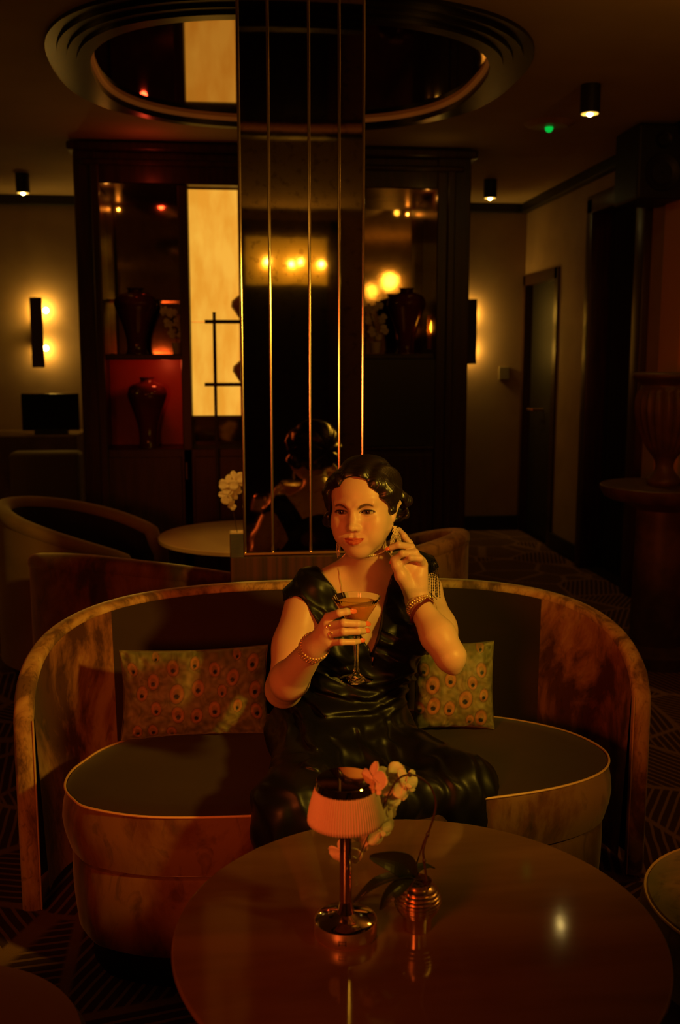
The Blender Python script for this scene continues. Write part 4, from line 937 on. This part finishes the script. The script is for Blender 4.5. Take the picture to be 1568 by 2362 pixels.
# ---- hair: cap with finger waves, side rolls and curls
Hh = Sdf()
def He(c, r, k=.02, op=1): Hh.ell(h2w(*c), np.array(r), HB, k, op)
def Hc(a, b, ra, rb, k=.012, op=1): Hh.cap(h2w(*a), h2w(*b), ra, rb, k, op)
He((0, -.022, .042), (.088, .102, .088), .02)
He((0, -.030, .010), (.088, .085, .085), .03)
for s in (-1, 1):
    Hc((s*.020, .056, .086), (s*.066, .038, .054), .018, .020, .02)
    Hc((s*.066, .038, .054), (s*.078, .014, .012), .019, .017, .02)
for q in [(-.076, .024, .004), (-.084, .010, -.014), (-.086, .014, -.034), (-.080, .022, -.020), (-.084, -.006, -.036), (-.078, -.020, -.048), (-.088, -.022, -.022)]:
    He(q, (.017, .018, .016), .006)
for q in [(.090, -.030, -.004), (.098, -.046, .008), (.094, -.040, -.020), (.080, -.055, -.018), (.066, -.070, -.036), (.090, -.030, .020)]:
    He(q, (.014, .016, .014), .006)
He((0, -.085, -.030), (.06, .022, .03), .02)
He((0, .100, -.045), (.0600, .052, .060), .010, -1)
He((.052, .055, -.040), (.034, .055, .045), .010, -1)
He((-.046, .070, -.040), (.030, .040, .046), .010, -1)
He((.082, -.012, -.012), (.026, .028, .034), .006, -1)
def waves(P, d):
    q = w2h(P)
    # distance along the comb direction from the side parting
    s = q[:, 0]-.012; ang = np.arctan2(q[:, 0], q[:, 2]-.01); r = np.hypot(q[:, 1]+.02, 0)
    ph = np.abs(ang)*2*PI/.62+1.5*np.sin(q[:, 1]*34+np.sign(s)*.8)
    w = np.sin(ph); w = w*.8+.2*np.sin(2*ph+.6); amp = .0038*np.clip((np.abs(ang)-.15)/.3, 0, 1)
    strands = .00045*np.sin(q[:, 1]*1150+3.2*np.sin(ph+.5)+vnoise(q, 60)*3)+.0008*(vnoise(q*np.array([1, 5, 1]), 70)-.5)
    hl = [(-.082, -.13), (-.076, .0), (-.072, .030)]+[tuple(v) for v in spline([(-.068, .046), (-.050, .058), (-.036, .062), (-.022, .080), (.004, .086), (.028, .080), (.038, .062), (.050, .052), (.058, .034), (.068, .026), (.073, .006)], 40)]+[(.074, -.02), (.060, -.13)]
    d = d-amp*w-strands
    m = q[:, 1] > -.005
    if m.any():
        pd = np.maximum(polydist(hl, q[m, 0], q[m, 2]), .012-q[m, 1])
        d = d.copy(); d[m] = -smin(-d[m], pd, .006)
    return d
Hh.post = waves
V, Q = nets(Hh, HC-np.array([.15, .16, .12]), HC+np.array([.15, .16, .16]), .0015)
hair = link('hair', npmesh('hair', V, Q), M_HAIR, woman); lab(hair, 'short dark hair set in glossy finger waves')

# ---- dress
D = Sdf()
g_ = .010
D.ell(W(785, 1690, 2.53), (.190, .140, .120), None, .05)
D.ell(W(800, 1600, 2.52), (.152, .120, .13), None, .05)
D.ell(W(838, 1470, 2.53), (.160, .112, .170), None, .05)
D.ell(W(772, 1477, 2.452), (.080, .078, .080), None, .05)
D.ell(W(912, 1477, 2.462), (.080, .078, .080), None, .05)
D.cap(W(745, 1366, 2.50), W(955, 1360, 2.53), .050, .050, .05)
D.cap(W(845, 1300, 2.50), W(725, 1358, 2.50), .050, .043, .04)
D.cap(W(850, 1300, 2.51), W(975, 1350, 2.53), .050, .043, .04)
# cap sleeve over the upper arm (image left) and strap (image right)
D.cap(W(722, 1364, 2.49), W(706, 1388, 2.48), .055, .0550, .03)
D.cap(W(706, 1388, 2.48), W(697, 1425, 2.465), .0550, .0550, .02)
D.cap(W(968, 1345, 2.52), W(990, 1372, 2.52), .052, .052, .03)
# skirt
D.cap(W(730, 1700, 2.50), KR+np.array([0, 0, .0]), .105, .080, .08)
D.cap(W(850, 1712, 2.50), KL+np.array([0, 0, .0]), .092, .070, .04)
mid = (KR+KL)/2+np.array([0, .05, -.02])
D.cap(W(790, 1720, 2.45), mid, .09, .05, .08)
D.cap(KR, KL, .05, .05, .09)
D.cap(KR+np.array([-.03, 0, 0]), KR+np.array([-.055, -.02, -.36]), .06, .068, .06)
D.cap(KR, KR+np.array([.05, -.02, -.36]), .07, .08, .06)
D.cap(KL+np.array([.0, 0, 0]), KL+np.array([.03, -.07, -.34]), .06, .065, .04)
D.cap(KL, KL+np.array([-.12, -.06, -.34]), .06, .06, .06)
P2 = lambda px, py, Y=2.42: tuple(W(px, py, Y)[[0, 2]])
Vneck = [P2(733, 1290), P2(735, 1318), P2(770, 1358), P2(812, 1425), P2(846, 1490), P2(853, 1512), P2(862, 1490), P2(884, 1420), P2(905, 1345), P2(925, 1300), P2(925, 1200), P2(733, 1200)]
key = [P2(853, 1512), P2(862, 1513), P2(859, 1540)]
armR = [P2(500, 1420), P2(644, 1408)]+[tuple(q) for q in spline([P2(655, 1400), P2(668, 1386), P2(685, 1379), P2(703, 1390), P2(719, 1415), P2(736, 1445)], 24)]+[P2(745, 1470), P2(690, 1560), P2(500, 1640)]
armL = [P2(1012, 1292), P2(1000, 1330), P2(965, 1380), P2(958, 1440), P2(985, 1480), P2(1120, 1520), P2(1120, 1292)]
def fold(P, d):
    x, y, z = P[:, 0], P[:, 1], P[:, 2]
    cx = W(800, 1500, 2.45)
    n = vnoise(P, 9, 3); n2 = vnoise(P, 22, 5)
    front = np.clip((2.62-y)/.1, 0, 1)
    # draped diagonal folds across the belly, gathers at the waist, long folds down the skirt
    u = (z-.80)*1.0+(x-cx[0])*.55
    belly = np.exp(-((z-.74)/.13)**2)
    a = .0075*belly*np.sin(u*62+n*9)+.004*belly*np.sin(u*110-x*30+n2*7)
    gth = np.exp(-((z-.625)/.045)**2); a = a+.006*gth*np.sin(z*190+x*14+n*8)
    chest = np.exp(-((z-.93)/.08)**2); a = a+.004*chest*np.sin((x-cx[0])*90-(z-.9)*40*np.sign(x-cx[0])+n*6)
    rg = 1-np.abs(2*vnoise(np.stack([u*2.2, x*.6+z*.3, y*.8], 1), 16, 8)-1)*1.0; a = a+.0050*(rg**3)*np.clip(belly+gth+chest*.8, 0, 1)
    sk = np.clip((.60-z)/.06, 0, 1); a = a+.0045*sk*np.sin(x*46+n*9)+.003*sk*np.sin(x*95+y*40+n2*6)
    d = d-a*front
    d = d*.85
    d = np.maximum(d, np.where(y > 2.185, .449-z, -1))
    for poly, yb in ((Vneck, 2.60), (key, 2.6), (armR, 9), (armL, 9)):
        pdst = polydist(poly, x, z); d = np.maximum(d, -np.maximum(pdst, y-yb))
    return d
D.post = fold
lo, hi = np.array([-.05, 1.86, .06]), np.array([1.0, 2.8, 1.15])
V, Q = nets(D, lo, hi, .0030, marg=.13)
dress = link('dress', npmesh('dress', V, Q), M_SATIN, woman); lab(dress, 'long black satin dress with V neckline')

md = dress.modifiers.new('soften', 'SMOOTH'); md.factor = .5; md.iterations = 2

# ---- jewellery worn
from mathutils.bvhtree import BVHTree
bv = BVHTree.FromPolygons([tuple(v) for v in VV], [tuple(int(i) for i in q) for q in QQ])
def cast(o, d):
    r = bv.ray_cast(Vector(o), Vector(d)); return None if r[0] is None else (np.array(r[0]), np.array(r[1]))
def hitpx(px, py, lift=.002):
    r = cast(CAM, ray(px, py)); return None if r is None else r[0]-ray(px, py)*lift
def loop(c, ax, rmax, n, lift, tilt=None):
    ax = np.array(ax, float); ax /= np.linalg.norm(ax); u = np.cross(ax, [0, 1, 0.01]); u /= np.linalg.norm(u); w = np.cross(ax, u); out = []
    for i in range(n):
        a = 2*PI*i/n; d = u*math.cos(a)+w*math.sin(a); r = cast(np.array(c), d)
        p = r[0] if r is not None and np.linalg.norm(r[0]-c) < rmax else np.array(c)+d*rmax*.6
        out.append(p+d*lift)
    out = np.array(out); return (out+np.roll(out, 1, 0)+np.roll(out, -1, 0))/3
def beads(pts, r, m, name, parent, u=6, v=5):
    bm = bmesh.new(); P = np.array(pts); L = np.r_[0, np.cumsum(np.linalg.norm(np.diff(P, axis=0), axis=1))]
    n = max(2, int(L[-1]/(2.05*r)))
    for s_ in np.linspace(0, L[-1], n): ball([np.interp(s_, L, P[:, k]) for k in range(3)], r, bm, u, v)
    return link(name, bm, m, parent)
nk = loop(h2w(0, -.010, -.085)+np.array([.004, -.004, -.030]), np.array([.0, -.30, 1]), .11, 48, .002)
beads(np.r_[nk, nk[:1]], .0024, M_GEM, 'necklace', woman, 8, 6)
# wrists
axr = W(690, 1540, 2.22)-wr; axr /= np.linalg.norm(axr)
for i in range(4):
    c = wr+axr*(-.003+i*.0062); lp = loop(c, axr+np.array([.15, .1, 0]), .05, 30, .0022); beads(np.r_[lp, lp[:1]], .0031, M_PEARL, 'pearl_bracelet', woman, 8, 6)
axl = W(1012, 1468, 2.31)-wl; axl /= np.linalg.norm(axl)
for i, rr in ((0, .0034), (1, .0034)):
    c = wl+axl*(.012+i*.0068); lp = loop(c, axl, .05, 30, .0028); beads(np.r_[lp, lp[:1]], rr, M_PEARL, 'pearl_bracelet', woman, 8, 6)
c = wl+axl*.030; lp = loop(c, axl+np.array([.25, 0, .1]), .05, 30, .003)
lab(link('watch_strap', tube(lp, .0065, 8, True, flatten=(.22, 1)), mat('dark_red_leather', (.10, .012, .01), rough=.3), woman), 'dark red strap below the pearls')
lp = loop(wl+axl*.022, axl+np.array([-.35, 0, .25]), .06, 30, .0065); link('thin_bangle', tube(lp, .0011, 6, True), M_PEARL, woman)
# finger rings
for f_, t_, st in ((fR[1], .12, 1), (fR[2], .22, 1), (fL[0], .55, 0)):
    a, b = f_[0], f_[1]; c = a+(b-a)*t_; ax_ = (b-a)/np.linalg.norm(b-a); u_ = np.cross(ax_, [0, 0, 1]); u_ /= np.linalg.norm(u_); w_ = np.cross(ax_, u_); rr_ = .0103-.0012*t_
    lp = [c+rr_*(u_*math.cos(q)+w_*math.sin(q)) for q in np.linspace(0, 2*PI, 24, endpoint=False)]
    bm = tube(lp, .0011, 6, True); q = c+tocam(c)*.0112+np.array([0, 0, .002]); ball(q, .0034 if st else .0028, bm, 10, 6); link('finger_ring', bm, M_PEARL, woman)
# earrings: braided strands of stones
def strand(pts, r, bm):
    P = spline(pts, 40); L = np.r_[0, np.cumsum(np.linalg.norm(np.diff(P, axis=0), axis=1))]
    for s_ in np.arange(0, L[-1], 2.1*r): ball([np.interp(s_, L, P[:, k]) for k in range(3)], r, bm, 6, 4)
bm = bmesh.new(); EY = 2.392
for i in range(4):
    o1 = i*3.1
    strand([W(904+o1, 1212+i*2, EY), W(910+o1, 1222, EY), W(906+o1-2, 1236, EY-.004), W(900+o1*.7, 1255, EY-.006), W(902+o1*.35, 1282-4*i, EY-.006)], .00135, bm)
    strand([W(915-o1, 1214, EY+.002), W(905+o1, 1224, EY), W(912+o1, 1236, EY-.004), W(918+o1*.8, 1252, EY-.005)], .00135, bm)
lab(link('earring', bm, M_GEM, woman), 'long glittering earring held by the raised hand')
bm = bmesh.new()
for i in range(3): strand([W(777+i*2.6, 1254+i, 2.40), W(776+i*3.2, 1268, 2.395), W(779+i*2.2, 1287-3*i, 2.395)], .0014, bm)
link('earring', bm, M_GEM, woman)
pts = [p for p in [hitpx(779, 1290, .003), hitpx(781, 1310, .003), hitpx(784, 1332, .003), hitpx(787, 1352, .003), hitpx(790, 1372, .003), hitpx(794, 1400, .003)] if p is not None]
link('earring_chain', tube(spline(pts, 24), .0007, 6), M_PEARL, woman)
# beaded fringe on the shoulder strap
M_BEAD = mat('black_beads', (.008, .008, .008), rough=.12, spec=1.)
rnd = random.Random(4); ep = bmesh.new()
top = [W(962+i*3.4, 1270+i*1.1, 2.452-.001*i) for i in range(12)]
E_ = D
ep = grid([[W(962+38*u, 1268+14*u, 2.45)*(1-v)+W(972+40*u, 1326+6*u-24*u*u, 2.44)*v+np.array([0, -.012*math.sin(PI*v), 0]) for v in np.linspace(0, 1, 8)] for u in np.linspace(0, 1, 12)])
lab(link('shoulder_piece', ep, M_BEAD, woman), 'black beaded shoulder piece')
for i in range(11):
    u = i/10; a = W(966+38*u, 1300-8*u, 2.435); ln = (1372, 1380, 1366, 1374, 1384, 1370, 1376, 1362, 1372, 1376, 1378)[i]
    b = W(962+52*u+rnd.uniform(-2, 2), ln, 2.415+.02*u); m_ = (a+b)/2+np.array([.002, -.006, 0]); bm = bmesh.new()
    P = spline([a, m_, b], 30); link('fringe_strand', beads(P, .0019, M_BEAD, 'x', None, 6, 4).data, M_BEAD, woman)
for o in [o for o in bpy.data.objects if o.name.startswith('x')]: bpy.data.objects.remove(o)

# ---------------------------------------------------------------- the cocktail glass in her hand (a thing of its own)
M_GLASS = mat('clear_glass', (1, 1, 1), rough=.0, trans=1., ior=1.48, spec=.6)
gz = W(826, 1567, GY)[2]; gx = W(822, 1480, GY)[0]
zr = W(820, 1376, GY+.02)[2]+.004-gz
glass = thing('cocktail_glass', 'stemmed cocktail glass of amber drink held in right hand', 'glass', (gx, GY, gz))
zb = zr-.083
prof = [(.0375, 0), (.0380, .0012), (.030, .0040), (.016, .0075), (.0085, .013), (.0060, .018), (.0072, .022), (.0050, .028), (.0046, .045), (.0056, .060), (.0072, zb-.014), (.0078, zb-.008), (.0065, zb-.002), (.0085, zb+.003), (.0300, zb+.042), (.0535, zr-.001), (.0535, zr), (.0523, zr), (.0288, zb+.043), (.0030, zb+.006)]
facet = lambda a, z: 1+(.05*math.cos(8*a) if .012 < z < zb-.002 else (.012*math.cos(40*a) if z > zr-.010 else 0))
k_ = 11
st = lathe(prof[:12]+[(.0040, zb-.003)], 48, rf=facet); link('stem_and_foot', st, M_GLASS, glass, loc=(0, 0, 0))
link('bowl', lathe(prof[12:], 96, rf=facet), M_GLASS, glass, loc=(0, 0, 0))
zl_ = zr-.012
drink = lathe([(.0040, zb+.0045), (.0292, zb+.0425), (.0292+(.0235)*(zl_-zb-.0432)/(zr-zb-.043), zl_), (.0300, zl_+.0001)], 64)
lab(link('drink', drink, mat('amber_cocktail', (.85, .38, .07), rough=.12, c2=(.78, .32, .05), scale=30), glass, loc=(0, 0, 0)), 'cloudy amber drink')
